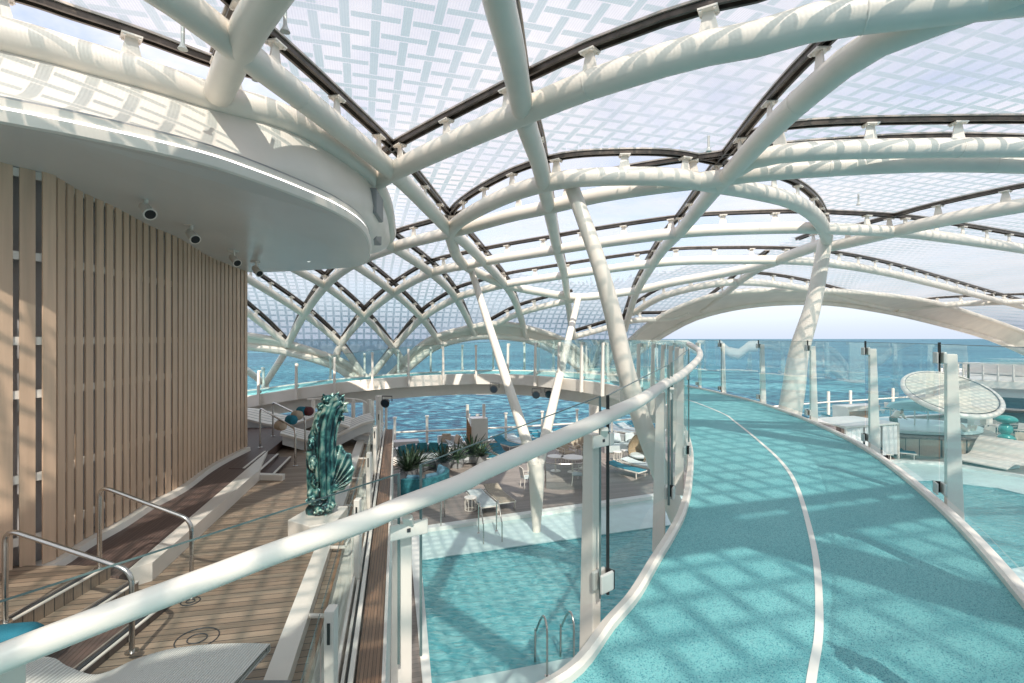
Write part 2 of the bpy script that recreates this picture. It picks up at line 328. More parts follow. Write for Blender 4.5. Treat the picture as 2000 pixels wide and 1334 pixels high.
# ------------------------------------------------------------------ mesh helpers
class MB:
    def __init__(s): s.v = []; s.f = []; s.uv = None
    def add(s, vs, fs):
        o = len(s.v); s.v += [tuple(v) for v in vs]; s.f += [tuple(i + o for i in f) for f in fs]; return s
    def box(s, c, size, rz=0.0, ax=None):
        c = Vector(c); hx, hy, hz = [q / 2 for q in size]
        R = ax if ax is not None else Matrix.Rotation(rz, 3, 'Z')
        vs = [c + R @ Vector((x * hx, y * hy, z * hz)) for x in (-1, 1) for y in (-1, 1) for z in (-1, 1)]
        return s.add(vs, [(0, 1, 3, 2), (4, 6, 7, 5), (0, 4, 5, 1), (2, 3, 7, 6), (0, 2, 6, 4), (1, 5, 7, 3)])
    def beam(s, a, b, w, h, up=(0, 0, 1)):
        a, b = Vector(a), Vector(b); d = b - a; L = d.length
        if L < 1e-6: return s
        x = d.normalized(); y = Vector(up).cross(x)
        if y.length < 1e-4: y = Vector((0, 1, 0)).cross(x)
        y.normalize(); z = x.cross(y)
        R = Matrix((x, y, z)).transposed()
        return s.box((a + b) / 2, (L, w, h), ax=R)
    def sweep(s, pts, prof, up=None, closed=False, caps=True):
        """prof: list of (side, up) offsets; up: vector or list of vectors"""
        pts = [Vector(p) for p in pts]; n = len(pts); k = len(prof); vs = []
        for i, p in enumerate(pts):
            if closed: d = pts[(i + 1) % n] - pts[i - 1]
            else: d = pts[min(n - 1, i + 1)] - pts[max(0, i - 1)]
            d.normalize(); U = Vector(up[i]) if isinstance(up, list) else Vector(up or (0, 0, 1))
            sd = d.cross(U)
            if sd.length < 1e-4: sd = d.cross(Vector((1, 0, 0)))
            sd.normalize(); U2 = sd.cross(d)
            vs += [p + sd * a + U2 * b for a, b in prof]
        fs = []
        for i in range(n if closed else n - 1):
            j = (i + 1) % n
            for q in range(k): fs.append((i * k + q, i * k + (q + 1) % k, j * k + (q + 1) % k, j * k + q))
        if not closed and caps: fs += [tuple(range(k - 1, -1, -1)), tuple(range((n - 1) * k, n * k))]
        return s.add(vs, fs)
    def tube(s, pts, r, n=12, closed=False, caps=True):
        pts = [Vector(p) for p in pts]; m = len(pts)
        rs = r if isinstance(r, (list, tuple)) else [r] * m
        d0 = (pts[1] - pts[0]).normalized(); u = d0.orthogonal().normalized(); vs = []
        for i, p in enumerate(pts):
            if closed: d = (pts[(i + 1) % m] - pts[i - 1]).normalized()
            else: d = (pts[min(m - 1, i + 1)] - pts[max(0, i - 1)]).normalized()
            u = (u - d * u.dot(d)).normalized(); w_ = d.cross(u)
            for q in range(n):
                a = 2 * math.pi * q / n; vs.append(p + (u * math.cos(a) + w_ * math.sin(a)) * rs[i])
        fs = []
        for i in range(m if closed else m - 1):
            j = (i + 1) % m
            for q in range(n): fs.append((i * n + q, i * n + (q + 1) % n, j * n + (q + 1) % n, j * n + q))
        if not closed and caps: fs += [tuple(range(n - 1, -1, -1)), tuple(range((m - 1) * n, m * n))]
        return s.add(vs, fs)
    def prism(s, poly, z0, z1, top_z=None):
        n = len(poly); vs = [(p[0], p[1], z0 if not callable(z0) else z0(p)) for p in poly] + [(p[0], p[1], z1 if not callable(z1) else z1(p)) for p in poly]
        ar = sum(poly[i][0] * poly[(i + 1) % n][1] - poly[(i + 1) % n][0] * poly[i][1] for i in range(n))
        fs = [tuple(range(n - 1, -1, -1)), tuple(range(n, 2 * n))] + [(i, (i + 1) % n, n + (i + 1) % n, n + i) for i in range(n)]
        if ar < 0: fs = [tuple(reversed(f)) for f in fs]
        return s.add(vs, fs)
    def strip(s, A_, B_):
        n = len(A_); return s.add(list(A_) + list(B_), [(i, i + 1, n + i + 1, n + i) for i in range(n - 1)])
    def loft(s, rows, closed=False):
        k = len(rows[0]); vs = [p for r in rows for p in r]; fs = []
        for i in range(len(rows) - 1):
            for q in range(k if closed else k - 1):
                fs.append((i * k + q, i * k + (q + 1) % k, (i + 1) * k + (q + 1) % k, (i + 1) * k + q))
        return s.add(vs, fs)
    def lathe(s, prof, c=(0, 0, 0), n=24, sx=1, sy=1):
        c = Vector(c); rows = [[c + Vector((r * sx * math.cos(2 * math.pi * q / n), r * sy * math.sin(2 * math.pi * q / n), z)) for q in range(n)] for r, z in prof]
        s.loft(rows, True); o = len(s.v) - len(prof) * n
        s.f.append(tuple(o + q for q in range(n - 1, -1, -1))); s.f.append(tuple(o + (len(prof) - 1) * n + q for q in range(n)))
        return s
    def build(s, name, m, parent=None, smooth=False, bevel=0.0, sharp=40):
        me = bpy.data.meshes.new(name)
        off = parent_loc(parent)
        me.from_pydata([(v[0] - off[0], v[1] - off[1], v[2] - off[2]) for v in s.v], [], s.f); me.update()
        if s.uv: 
            l = me.uv_layers.new(name='UVMap')
            for lp in me.loops: l.data[lp.index].uv = s.uv[lp.vertex_index]
        o = bpy.data.objects.new(name, me); C.objects.link(o)
        me.materials.append(M[m] if isinstance(m, str) else m)
        if parent: o.parent = parent
        if smooth:
            me.polygons.foreach_set('use_smooth', [True] * len(me.polygons))
            try: me.set_sharp_from_angle(angle=math.radians(sharp))
            except Exception: pass
        if bevel:
            b = o.modifiers.new('bevel', 'BEVEL'); b.width = bevel; b.segments = 2; b.limit_method = 'ANGLE'
        return o
def parent_loc(p):
    v = Vector((0, 0, 0))
    while p: v = v + Vector(p.location); p = p.parent
    return v
def tag(o, label=None, cat=None, group=None, kind=None):
    if label: o['label'] = label
    if cat: o['category'] = cat
    if group: o['group'] = group
    if kind: o['kind'] = kind
    return o
def thing(name, loc, label, cat, group=None):
    o = bpy.data.objects.new(name, None); C.objects.link(o); o.location = loc; o.empty_display_size = 0.2
    return tag(o, label, cat, group)
def struct(name, mb, m, **k):
    o = mb.build(name, m, **k); o['kind'] = 'structure'; return o
def kids(o): return [c for c in bpy.data.objects if c.parent == o]
def dup(root, loc, rz, label, group=None):
    r = root.copy(); C.objects.link(r); r.location = loc; r.rotation_euler = (0, 0, rz); r['label'] = label
    if group: r['group'] = group
    for ch in kids(root):
        c = ch.copy(); C.objects.link(c); c.parent = r
        for g in kids(ch):
            d = g.copy(); C.objects.link(d); d.parent = c
    return r
# ------------------------------------------------------------------ sea, pool deck, pool
b = MB(); b.add([(-30000, -30000, -36), (30000, -30000, -36), (30000, 30000, -36), (-30000, 30000, -36)], [(0, 1, 2, 3)])
struct('sea', b, 'sea')
DK = -6.5
def UV(u, v): return xy(u, v)
def round_poly(us, n=8):
    return us
# pool outline in ship coordinates (u along the rail, v across)
def Pl(pts): return [xy(*p) for p in pts]
POOL_OUT = [(0.0, 7.6), (22.5, 7.6), (27.5, 9.2), (29.4, 13.0), (30.2, 16.0), (29.3, 19.2), (26.0, 21.2), (21.0, 21.6), (17.0, 20.4), (14.0, 18.9), (0.9, 18.3), (0.0, 18.0)]
POOL_IN = [(0.7, 10.05), (21.5, 10.05), (25.0, 11.2), (26.9, 13.2), (27.0, 15.6), (25.5, 17.3), (23.0, 17.8), (19.0, 17.4), (15.0, 16.0), (0.7, 15.85)]
s_left = 0.62
def clip_left(pts):   # left side follows the superstructure line x = s - .225 y
    out = []
    for x, y in pts: out.append((max(x, s_left - 0.225 * y), y))
    return out
po = clip_left([Vector(p[:2]) for p in [q for q in smooth_pts(Pl(POOL_OUT) + [Pl(POOL_OUT)[0]], 4)]][:-1]) if False else Pl(POOL_OUT)
pi_ = Pl(POOL_IN)
po[0] = (s_left - .225 * 7.4, 7.2); po[-1] = (s_left - .225 * 17.6, 17.35); po[-2] = (po[-1][0] + .6, 17.65)
pi_[0] = (s_left - .225 * 9.75, 9.72); pi_[-1] = (s_left - .225 * 15.3, 15.25)
def ring_face(mb, outer, inner, z):
    # bridge outer polygon to inner polygon through an n-gon with a slit
    import mathutils
    vs = [(p[0], p[1], z) for p in outer] + [(p[0], p[1], z) for p in inner]
    tris = mathutils.geometry.tessellate_polygon([[Vector((*p, 0)) for p in outer], [Vector((*p, 0)) for p in inner]])
    mb.add(vs, [tuple(t) for t in tris])
deck_out = [xy(-14, 4.5), xy(70, 4.5), xy(70, 31.2), xy(-14, 31.2)]
b = MB(); ring_face(b, deck_out, po, DK)
n = len(po)
b.add([(p[0], p[1], DK) for p in po] + [(p[0], p[1], DK - 2.6) for p in po], [(i, (i + 1) % n, n + (i + 1) % n, n + i) for i in range(n)])
struct('pool_deck', b, 'pooldeck')
b = MB(); ring_face(b, po, pi_, DK - 0.10); k = len(pi_)
b.add([(p[0], p[1], DK - .10) for p in pi_] + [(p[0], p[1], DK - 1.5) for p in pi_], [(i, (i + 1) % k, k + (i + 1) % k, k + i) for i in range(k)])
tag(b.build('tanning_ledge', 'marble'), kind='structure')
b = MB()
b.sweep([(p[0], p[1], DK - .02) for p in po], [(-.16, -.12), (.16, -.12), (.16, .05), (-.16, .05)], closed=True)
struct('pool_coping', b, 'coping')
b = MB(); b.sweep([(p[0], p[1], DK - .16) for p in pi_], [(-.05, -.12), (.05, -.12), (.05, .03), (-.05, .03)], closed=True)
struct('pool_trim', b, 'pooledge')
b = MB(); b.add([(p[0], p[1], DK - 1.5) for p in pi_], [tuple(range(k))]); struct('pool_floor', b, 'pooltile')
b = MB(); b.add([(p[0], p[1], DK - .135) for p in pi_], [tuple(range(k))]); struct('pool_water', b, 'pool')
# navy motif on the pool floor
b = MB()
mc = PH(1262, 1100, DK - 1.48)
for k_ in range(7):
    a = k_ * .22; c_ = mc + Vector((-.5 + k_ * .17, -.55 + k_ * .2, 0)); b.box((c_.x, c_.y, DK - 1.47), (.34, .2 + .05 * (k_ % 3), .03), rz=.6 + a * .4)
for k_ in range(4): b.box((mc.x - .75 - k_ * .13, mc.y - .62 + .05 * (k_ % 2), DK - 1.47), (.15, .12, .03), rz=.2 * k_)
tag(b.build('pool_marking', 'blue'), 'dark navy tiled motif under the water near the running track kerb', 'pool marking')
# hull side below the deck, far side
b = MB(); b.prism([xy(-14, 30.9), xy(70, 30.9), xy(70, 31.4), xy(-14, 31.4)], -20, DK + .12); struct('hull_side', b, 'white')

# ------------------------------------------------------------------ running track
I_ = [(-6, 0.0, -1.7), (-3.5, .8, -1.7), (-1.9, 1.4, -1.7), (-.9, 1.8, -1.7), (-.2, 2.2, -1.7), (.30, 2.53, -1.7), (.60, 2.99, -1.7), (.83, 3.33, -1.7), (1.12, 3.87, -1.7), (1.40, 4.38, -1.7), (1.69, 4.96, -1.7), (2.07, 5.88, -1.7), (2.74, 7.76, -1.7), (3.35, 10, -1.7),
      (3.85, 12.5, -1.7), (4.05, 15, -1.7), (3.65, 18, -1.7), (2.5, 20.8, -1.7), (.6, 23.2, -1.7), (-1.6, 23.8, -1.7), (-4.4, 22.9, -1.73), (-7.6, 21.9, -1.96), (-11.3, 21.6, -2.5), (-15, 22, -3.0)]
O_ = [(-6, -3.4, -1.7), (-2, -2.4, -1.7), (.6, -.6, -1.7), (1.95, 1.2, -1.7), (3.21, 3.21, -1.7), (4.3, 5.25, -1.7), (5.4, 7.94, -1.7), (6.07, 10.7, -1.7), (6.42, 13.5, -1.7), (6.35, 15.9, -1.7), (6.2, 17.7, -1.7), (5.6, 20.5, -1.7),
      (4.4, 23.2, -1.7), (2.7, 25.3, -1.7), (0, 26.7, -1.7), (-3.4, 26.1, -1.72), (-8.0, 24.8, -1.96), (-12.4, 24.6, -2.5), (-16, 25.0, -3.0)]
NS = 160
def even(pts, n):
    L = sum((Vector(a) - Vector(c)).length for a, c in zip(pts, pts[1:])); return resample(pts, L / n)
Is = even(smooth_pts(I_, 8), 400); Os = even(smooth_pts(O_, 8), 400)
# pair every inner sample with the closest outer one (monotonic)
pair = []; j = 0
for p in Is:
    while j < len(Os) - 1 and (Os[j + 1] - p).length <= (Os[j] - p).length: j += 1
    pair.append(Os[j])
pair[-1] = Os[-1]
b = MB(); b.strip(Is, pair); b.f = [tuple(reversed(f)) for f in b.f]
struct('running_track', b, 'track')
b = MB(); dn = lambda L, d: [Vector((p.x, p.y, p.z - d)) for p in L]
b.strip(dn(Is, .35), dn(pair, .35)); 
def inset(a, c, d): 
    v = (c - a); v.z = 0; return a + v.normalized() * d
ia = [inset(a, c, .45) for a, c in zip(Is, pair)]; oa = [inset(c, a, .45) for a, c in zip(Is, pair)]
b.strip(dn(ia, .35), dn(ia, .95)); b.strip(dn(oa, .35), dn(oa, .95)); b.strip(dn(ia, .95), dn(oa, .95))
struct('track_deck', b, 'white')
def kerb(name, L, sgn, w_=.1):
    m_ = MB(); m_.sweep(L, [(0, -.42), (w_ * sgn, -.42), (w_ * sgn, .035), (.02 * sgn, .06), (0, .04)]); return struct(name, m_, 'white', smooth=True)
kerb('track_kerb', Is, -1, .075); kerb('track_kerb', Os, 1)
# painted lane line
lp = [(1565, 1500), (1584, 1334), (1598, 1250), (1600, 1180), (1595, 1102), (1581, 1031), (1556, 949), (1527, 903), (1481, 860), (1435, 823), (1413, 808), (1353, 784), (1310, 774)]
lc = [PH(x, y, -1.696) for x, y in smooth_pts(lp, 6)]
lc = [lc[0] + (lc[0] - lc[1]) * 8] + lc
b = MB(); vs1 = []; vs2 = []
for i, p in enumerate(lc):
    d = (lc[min(len(lc) - 1, i + 1)] - lc[max(0, i - 1)]).normalized(); s_ = d.cross(Vector((0, 0, 1))) * .022
    vs1.append(p - s_); vs2.append(p + s_)
b.strip(vs1, vs2); struct('lane_line', b, mat('lane_paint', (.80, .78, .72), .5))

# ------------------------------------------------------------------ roof
dome = thing('glazed_roof', (0, 15, -4), 'white steel tube roof with printed translucent foil panels arching over the whole pool deck', 'roof')
FRAME = []
def trace(px): return [(x, y) for x, y in smooth_pts(px, 5)]
def frame_tube(px, r=.185, chan=True, name='roof_tube', drop_ends=0, resamp=.5):
    pts = resample([PS(x, y) for x, y in trace(px)], resamp)
    m_ = MB(); m_.tube(pts, r, 14); o = m_.build(name, 'tube', dome, smooth=True)
    Lw = resample(pts, 3.1)[1:-1]; mw = MB()
    for q_ in Lw:
        i_ = min(range(1, len(pts)), key=lambda k: (pts[k] - q_).length); d_ = (pts[i_] - pts[i_ - 1]).normalized()
        mw.tube([pts[i_] - d_ * .012, pts[i_], pts[i_] + d_ * .012], [r + .0005, r + .005, r + .0005], 20, caps=False)
    if Lw: mw.build('weld_seam', 'tube', o, smooth=True)
    FRAME.append((pts, r, chan)); return o, pts
T = {}
T['A'] = frame_tube([(737, 353), (769, 334), (846, 297), (930, 259), (1010, 224), (1087, 191), (1175, 157), (1262, 130), (1350, 101), (1475, 77), (1615, 38), (1755, 21), (1895, 3), (2100, -20), (2400, -50)], .19)
T['B'] = frame_tube([(2100, -80), (1895, 12), (1790, 48), (1685, 98), (1580, 182), (1496, 262), (1422, 343), (1394, 371), (1335, 444), (1294, 488), (1266, 530), (1244, 569), (1230, 610), (1220, 645)], .18)
T['Cc'] = frame_tube([(950, -120), (974, 0), (1000, 105), (1024, 228), (1052, 315), (1063, 364), (1075, 420), (1088, 485), (1102, 535), (1108, 580), (1116, 635), (1122, 660)], .165)
T['D'] = frame_tube([(120, -150), (343, 0), (444, 77), (490, 115), (595, 196), (700, 280), (755, 325), (797, 364), (846, 416), (878, 450), (905, 471), (947, 513), (983, 552), (1002, 580), (1016, 616), (1027, 658)], .175)
T['E'] = frame_tube([(640, -180), (521, 0), (465, 95), (427, 182)], .185)
T['G'] = frame_tube([(561, 675), (594, 614), (639, 555), (691, 515), (768, 483), (830, 466), (895, 450), (1000, 420), (1070, 405), (1175, 380), (1290, 362), (1400, 349), (1475, 338), (1650, 325), (1825, 318), (2000, 321), (2200, 330)], .18)
T['F2'] = frame_tube([(1440, 330), (1480, 308), (1560, 297), (1700, 291), (2000, 288), (2250, 292)], .17)
T['H'] = frame_tube([(655, 703), (666, 672), (712, 618), (769, 572), (842, 533), (919, 516), (989, 503), (1086, 488), (1127, 481), (1211, 469), (1322, 455), (1400, 449), (1547, 445), (1635, 447), (1740, 452), (1828, 461), (1998, 486), (2200, 520)], .175)
T['I'] = frame_tube([(718, 744), (769, 680), (824, 622), (891, 582), (933, 569), (989, 555), (1044, 546), (1100, 538), (1155, 530), (1238, 519), (1322, 510), (1400, 508), (1518, 508), (1617, 514), (1723, 531), (1828, 556), (1952, 588), (2100, 625)], .17)
T['J'] = frame_tube([(1600, 484), (1635, 479), (1740, 454), (1828, 433), (1998, 401), (2200, 370)], .185)
T['K'] = frame_tube([(961, 637), (1011, 613), (1072, 596), (1120, 585)], .16)
T['L'] = frame_tube([(1124, 657), (1183, 641), (1238, 626), (1308, 623), (1345, 610)], .16)
T['N'] = frame_tube([(1370, 607), (1420, 570), (1455, 542), (1500, 514)], .16)
T['O'] = frame_tube([(1235, 612), (1300, 577), (1400, 554), (1476, 552), (1560, 562), (1640, 580), (1740, 603)], .17)
T['Q'] = frame_tube([(1752, 605), (1850, 595), (1998, 589), (2200, 585)], .18)
T['d0'] = frame_tube([(430, 570), (480, 608), (525, 643), (561, 675)], .16)
T['d1'] = frame_tube([(420, 510), (480, 542), (594, 614), (666, 674), (718, 746)], .16)
T['d2'] = frame_tube([(530, 500), (580, 528), (639, 561), (712, 619), (769, 680), (796, 718)], .16)
T['d3'] = frame_tube([(640, 490), (700, 522), (769, 572), (824, 622), (862, 674)], .16)
T['d4'] = frame_tube([(745, 466), (761, 478), (842, 533), (891, 583), (928, 654)], .165)
# the lattice carries on over and behind the camera
def plan_tube(xy_, r=.18):
    q = [Vector((x, y, shell_z(x, y))) for x, y in xy_ if shell_z(x, y) is not None]
    pts = resample(smooth_pts([tuple(p) for p in q], 6), .6); m_ = MB(); m_.tube(pts, r, 12); m_.build('roof_tube', 'tube', dome, smooth=True); FRAME.append((pts, r, True))
def extend(key, end=0, L=30, bend=0.0):
    pts = T[key][1]; p, q = (pts[0], pts[3]) if end == 0 else (pts[-1], pts[-4]); d = (p - q); d.z = 0; d.normalize(); out = [(p.x, p.y)]; cur = Vector((p.x, p.y, 0))
    for k in range(1, int(L / 3) + 1):
        d = Matrix.Rotation(bend, 3, 'Z') @ d; cur = cur + d * 3.0
        if shell_z(cur.x, cur.y) is None or abs(uv(cur.x, cur.y)[1]) > 27.2: break
        out.append((cur.x, cur.y))
    if len(out) > 1: plan_tube(out)
extend('B', 0); extend('Cc', 0); extend('D', 0); extend('E', 0); extend('A', 1); extend('F2', 1); extend('J', 1)
for x0, y0, x1, y1 in ((-14, -6, 14, 3.0), (-14, -14, 20, -3), (-12, -22, 26, -8), (12, -20, 14, 6)):
    plan_tube([(x0 + (x1 - x0) * k / 8, y0 + (y1 - y0) * k / 8) for k in range(9)])
# oval ring carried by the columns
rg = [(880, 462), (888, 440), (930, 411), (1000, 378), (1070, 357), (1140, 347), (1245, 344), (1320, 347), (1395, 360), (1475, 374), (1545, 392), (1590, 420), (1611, 452), (1612, 472), (1589, 482), (1547, 497), (1494, 517), (1406, 535), (1322, 550), (1252, 566), (1197, 574), (1141, 580), (1100, 578), (1058, 571), (1002, 560), (961, 546), (917, 524), (892, 500)]
rp = [PS(x, y) for x, y in smooth_pts(rg + [rg[0]], 4)][:-1]
m_ = MB(); m_.tube(rp, .19, 14, closed=True); m_.build('ring_beam', 'tube', dome, smooth=True)
FRAME.append((rp[:60], .19, True))
# ring tube round the funnel canopy
zc = lambda D: 2.13 - .065 * max(0.0, D - 7.0)
def PC(px, py):
    s_ = (HY - py) / F; D = 2.13 / s_
    if D > 7: D = (2.13 + .455) / (s_ + .065)
    return P(px, py, D)
Rl = [(-14, 2.0), (-9.5, 3.4), (-7.2, 4.6)]
Rl = [Vector((x, y, shell_z(x, y))) for x, y in Rl] + [PS(x, y) for x, y in [(0, 68), (140, 107), (280, 147), (420, 192), (525, 219), (612, 259), (700, 322), (727, 353), (748, 392), (757, 430), (757, 465)]] + [Vector((x, y, shell_z(x, y))) for x, y in [(-4.6, 16.4), (-6.2, 17.0), (-9, 17.4)]]
Rs = [Vector(p) for p in smooth_pts([tuple(p) for p in Rl], 6)]
m_ = MB(); m_.tube(Rs[:-14], .2, 16); m_.build('ring_tube', 'tube', dome, smooth=True); FRAME.append((Rs[:60], .2, True))
# channels and brackets
nb = 0; stuff_br = MB()
for pts, r, ch in FRAME:
    if not ch: continue
    ns = [shell_n(p) for p in pts]
    cen = [p + q * .48 for p, q in zip(pts, ns)]
    pr = []
    m_ = MB(); m_.sweep(cen, [(-.085, -.035), (-.045, -.035), (-.045, .06), (-.085, .06)], up=ns); m_.sweep(cen, [(.045, -.035), (.085, -.035), (.085, .06), (.045, .06)], up=ns)
    m_.build('glazing_channel', 'chan', dome)
    m_ = MB(); m_.sweep([c + q * .04 for c, q in zip(cen, ns)], [(-.11, .0), (.11, .0), (.11, .03), (-.11, .03)], up=ns); m_.build('channel_cap', 'chan_top', dome)
    L = 0; last = -.6
    for i in range(1, len(pts)):
        L += (pts[i] - pts[i - 1]).length
        if L - last < 1.15: continue
        last = L; p, q = pts[i], ns[i]; d = (pts[i] - pts[i - 1]).normalized(); sd = d.cross(q).normalized()
        far = p.length > 17 or p.y < .5 or abs(p.x) > p.y * 1.15
        mb = stuff_br if (far or nb >= 96) else MB()
        R = Matrix((d, sd, q)).transposed()
        a0, a1 = p + q * (r * .8), p + q * .42
        mb.add([a0 + d * .12 + sd * .012, a0 + d * .12 - sd * .012, a0 - d * .12 - sd * .012, a0 - d * .12 + sd * .012, a1 + d * .06 + sd * .012, a1 + d * .06 - sd * .012, a1 - d * .06 - sd * .012, a1 - d * .06 + sd * .012],
               [(0, 1, 2, 3), (7, 6, 5, 4), (0, 4, 5, 1), (1, 5, 6, 2), (2, 6, 7, 3), (3, 7, 4, 0)])
        mb.box(p + q * .43, (.22, .19, .022), ax=R)
        for e in (-.08, .08):
            for g in (-.07, .07): mb.box(p + q * .412 + d * e + sd * g, (.03, .03, .03), ax=R)
        if mb is not stuff_br: mb.build('bracket', 'white', dome); nb += 1
o = stuff_br.build('bracket', 'white', dome); o['kind'] = 'stuff'
# edge arches: two chords with a plate between
for up_, lo_ in (
    ([(380, 640), (480, 654), (555, 668), (655, 700), (700, 724), (722, 742)], [(380, 664), (480, 676), (560, 687), (645, 712), (685, 736), (705, 754)]),
    ([(748, 744), (768, 726), (811, 683), (855, 656), (930, 637), (966, 632), (1016, 637), (1086, 657), (1127, 682), (1152, 712), (1160, 740)], [(738, 768), (768, 744), (803, 714), (850, 678), (905, 661), (960, 656), (1030, 664), (1086, 688), (1127, 716), (1145, 745), (1150, 765)]),
    ([(1168, 742), (1200, 700), (1240, 655), (1300, 613), (1388, 579), (1476, 568), (1617, 568), (1740, 578), (1828, 592), (1920, 620), (1998, 648), (2200, 730)], [(1172, 765), (1205, 730), (1245, 690), (1300, 650), (1370, 616), (1476, 594), (1606, 590), (1723, 606), (1828, 630), (1920, 656), (1998, 688), (2200, 780)])):
    n_ = 8; U_ = [PS(x, y) for x, y in smooth_pts(up_, n_)]; L_ = [PS(x, y) for x, y in smooth_pts(lo_, n_)]
    U_ = even(U_, 70); L_ = even(L_, 70)
    m_ = MB(); m_.tube(L_, .2, 12); m_.tube(U_, .15, 10)
    m_.strip(U_, L_); m_.strip([p + Vector((0, .05, 0)) for p in U_], [p + Vector((0, .05, 0)) for p in L_])
    m_.build('edge_arch', 'tube', dome, smooth=True)
    m_ = MB(); m_.tube([p + shell_n(p) * .12 for p in U_], .03, 6); m_.build('arch_gasket', 'chan', dome)
# feet of the arches, down to the deck edge
for px, py in ((720, 748), (1160, 748)):
    p = PS(px, py); m_ = MB(); m_.tube([p + Vector((0, 0, .3)), Vector((p.x, p.y, DK))], .3, 12); m_.build('arch_foot', 'tube', dome, smooth=True)
# columns
def column(pts, rs, n=16):
    q = smooth_pts([(*p, r) for p, r in zip(pts, rs)], 6); m_ = MB(); m_.tube([c[:3] for c in q], [c[3] for c in q], n); return m_.build('roof_column', 'tube', dome, smooth=True)
top = PS(1115, 360); column([top, P(1165, 500, 10.7), P(1196, 610, 10.9), P(1230, 750, 11.1), P(1305, 960, 11.3), Vector((4.8, 11.6, DK))], [.155, .165, .185, .20, .21, .21])
top = PS(1612, 470); D2 = top.y
column([top, P(1589, 591, D2), P(1560, 690, D2 + .1), P(1546, 785, D2 + .2), Vector(((1500 - 1000) / F * (D2 + .3), D2 + .3, DK))], [.21, .25, .31, .36, .40])
vb = P(1048, 1033, 17.5); vj = P(1048, 925, 17.6)
t1 = PS(920, 526); t2 = PS(1130, 580)
column([t1, t1.lerp(vj, .5), vj + Vector((-.03, 0, .15))], [.13, .16, .20]); column([t2, t2.lerp(vj, .5), vj + Vector((.03, 0, .15))], [.15, .17, .19])
m_ = MB(); m_.tube([vj + Vector((0, 0, .35)), vj, vj + Vector((0, 0, -.8)), Vector((vb.x, vb.y, DK - .15))], [.22, .27, .23, .13], 16); m_.build('column_base', 'tube', dome, smooth=True)
# prop V at far left beyond the bridge
f0 = P(518, 750, 27.5)
for px, py in ((480, 722), (556, 690)):
    m_ = MB(); m_.tube([f0, P(px, py, 26.0)], .17, 10); m_.build('edge_prop', 'tube', dome, smooth=True)
m_ = MB(); m_.tube([f0 + Vector((0, 0, .2)), Vector((f0.x, f0.y, DK))], .2, 10); m_.build('edge_prop', 'tube', dome, smooth=True)
# sprinkler heads under the foil
for px, py in ((357, 100), (557, 66), (500, 160), (1384, 298), (1677, 402), (838, 318)):
    p = PS(px, py); q = shell_n(p); m_ = MB()
    m_.tube([p + q * .05, p + q * .3], .022, 8); m_.lathe([(.0, 0), (.055, .0), (.03, .05), (.012, .10)], p + q * .02, 10)
    m_.build('sprinkler', 'clamp', dome)

# foil surface
def bound_px():
    return [(-3000, 1300), (-1200, 800), (-300, 690), (200, 640), (380, 640), (480, 650), (561, 664), (655, 696), (716, 738), (728, 760), (745, 742), (768, 722), (811, 679), (855, 652), (930, 633), (966, 628), (1016, 633), (1086, 653), (1127, 678), (1150, 712), (1162, 750), (1180, 722),
            (1240, 651), (1300, 609), (1388, 575), (1476, 563), (1617, 563), (1740, 573), (1828, 587), (1998, 643), (2300, 760), (2800, 860), (4000, 1100)]
BP = bound_px()
def tanel(azd):
    a = math.radians(azd)
    if abs(azd) > 70: return -.12
    px = 1000 + 1000 * math.tan(a)
    for (x0, y0), (x1, y1) in zip(BP, BP[1:]):
        if x0 <= px <= x1: py = y0 + (y1 - y0) * (px - x0) / (x1 - x0); break
    else: py = 700
    return max(-.14, (HY - py) / F * math.cos(a))
# arc length across the vault
AL = [(0, 0)]; pv = None
for i in range(0, 2841):
    v_ = i / 100; z_ = -4 + .58 + 7.35 * (max(0, 1 - (v_ / 28.58) ** 4)) ** .25
    if pv: AL.append((v_, AL[-1][1] + math.hypot(v_ - pv[0], z_ - pv[1])))
    pv = (v_, z_)
def arc(v):
    a_ = min(abs(v), 28.39); i = int(a_ * 100); i = min(i, len(AL) - 2); t = a_ * 100 - i
    return math.copysign(AL[i][1] * (1 - t) + AL[i + 1][1] * t, v)
azs = []; a_ = -180.0
while a_ < 180: azs.append(a_); a_ += (.45 if -50 < a_ < 50 else 3.0)
azs.append(180.0)
NE = 90
hole = [(p.x, p.y) for p in Rs] + [(-9, 17.4), (-40, 17.4), (-40, 2)]
def inpoly(x, y, poly):
    c_ = False; j = len(poly) - 1
    for i in range(len(poly)):
        if (poly[i][1] > y) != (poly[j][1] > y) and x < (poly[j][0] - poly[i][0]) * (y - poly[i][1]) / (poly[j][1] - poly[i][1]) + poly[i][0]: c_ = not c_
        j = i
    return c_
m_ = MB(); m_.uv = []; rows = []
for az_ in azs:
    te0 = math.atan(tanel(az_)); row = []
    for k in range(NE + 1):
        el = te0 + (math.pi / 2 - .02 - te0) * (k / NE) ** 1.7
        a = math.radians(az_); d = (math.sin(a) * math.cos(el), math.cos(a) * math.cos(el), math.sin(el))
        p = ray_shell(*d, off=.58); row.append(len(m_.v)); m_.v.append(tuple(p)); u_, v_ = uv(p.x, p.y); m_.uv.append((u_, arc(v_)))
    rows.append(row)
for i in range(len(rows) - 1):
    for k in range(NE):
        q = (rows[i][k], rows[i + 1][k], rows[i + 1][k + 1], rows[i][k + 1])
        c_ = [sum(m_.v[t][e] for t in q) / 4 for e in (0, 1)]
        if inpoly(c_[0], c_[1], hole): continue
        m_.f.append(q)
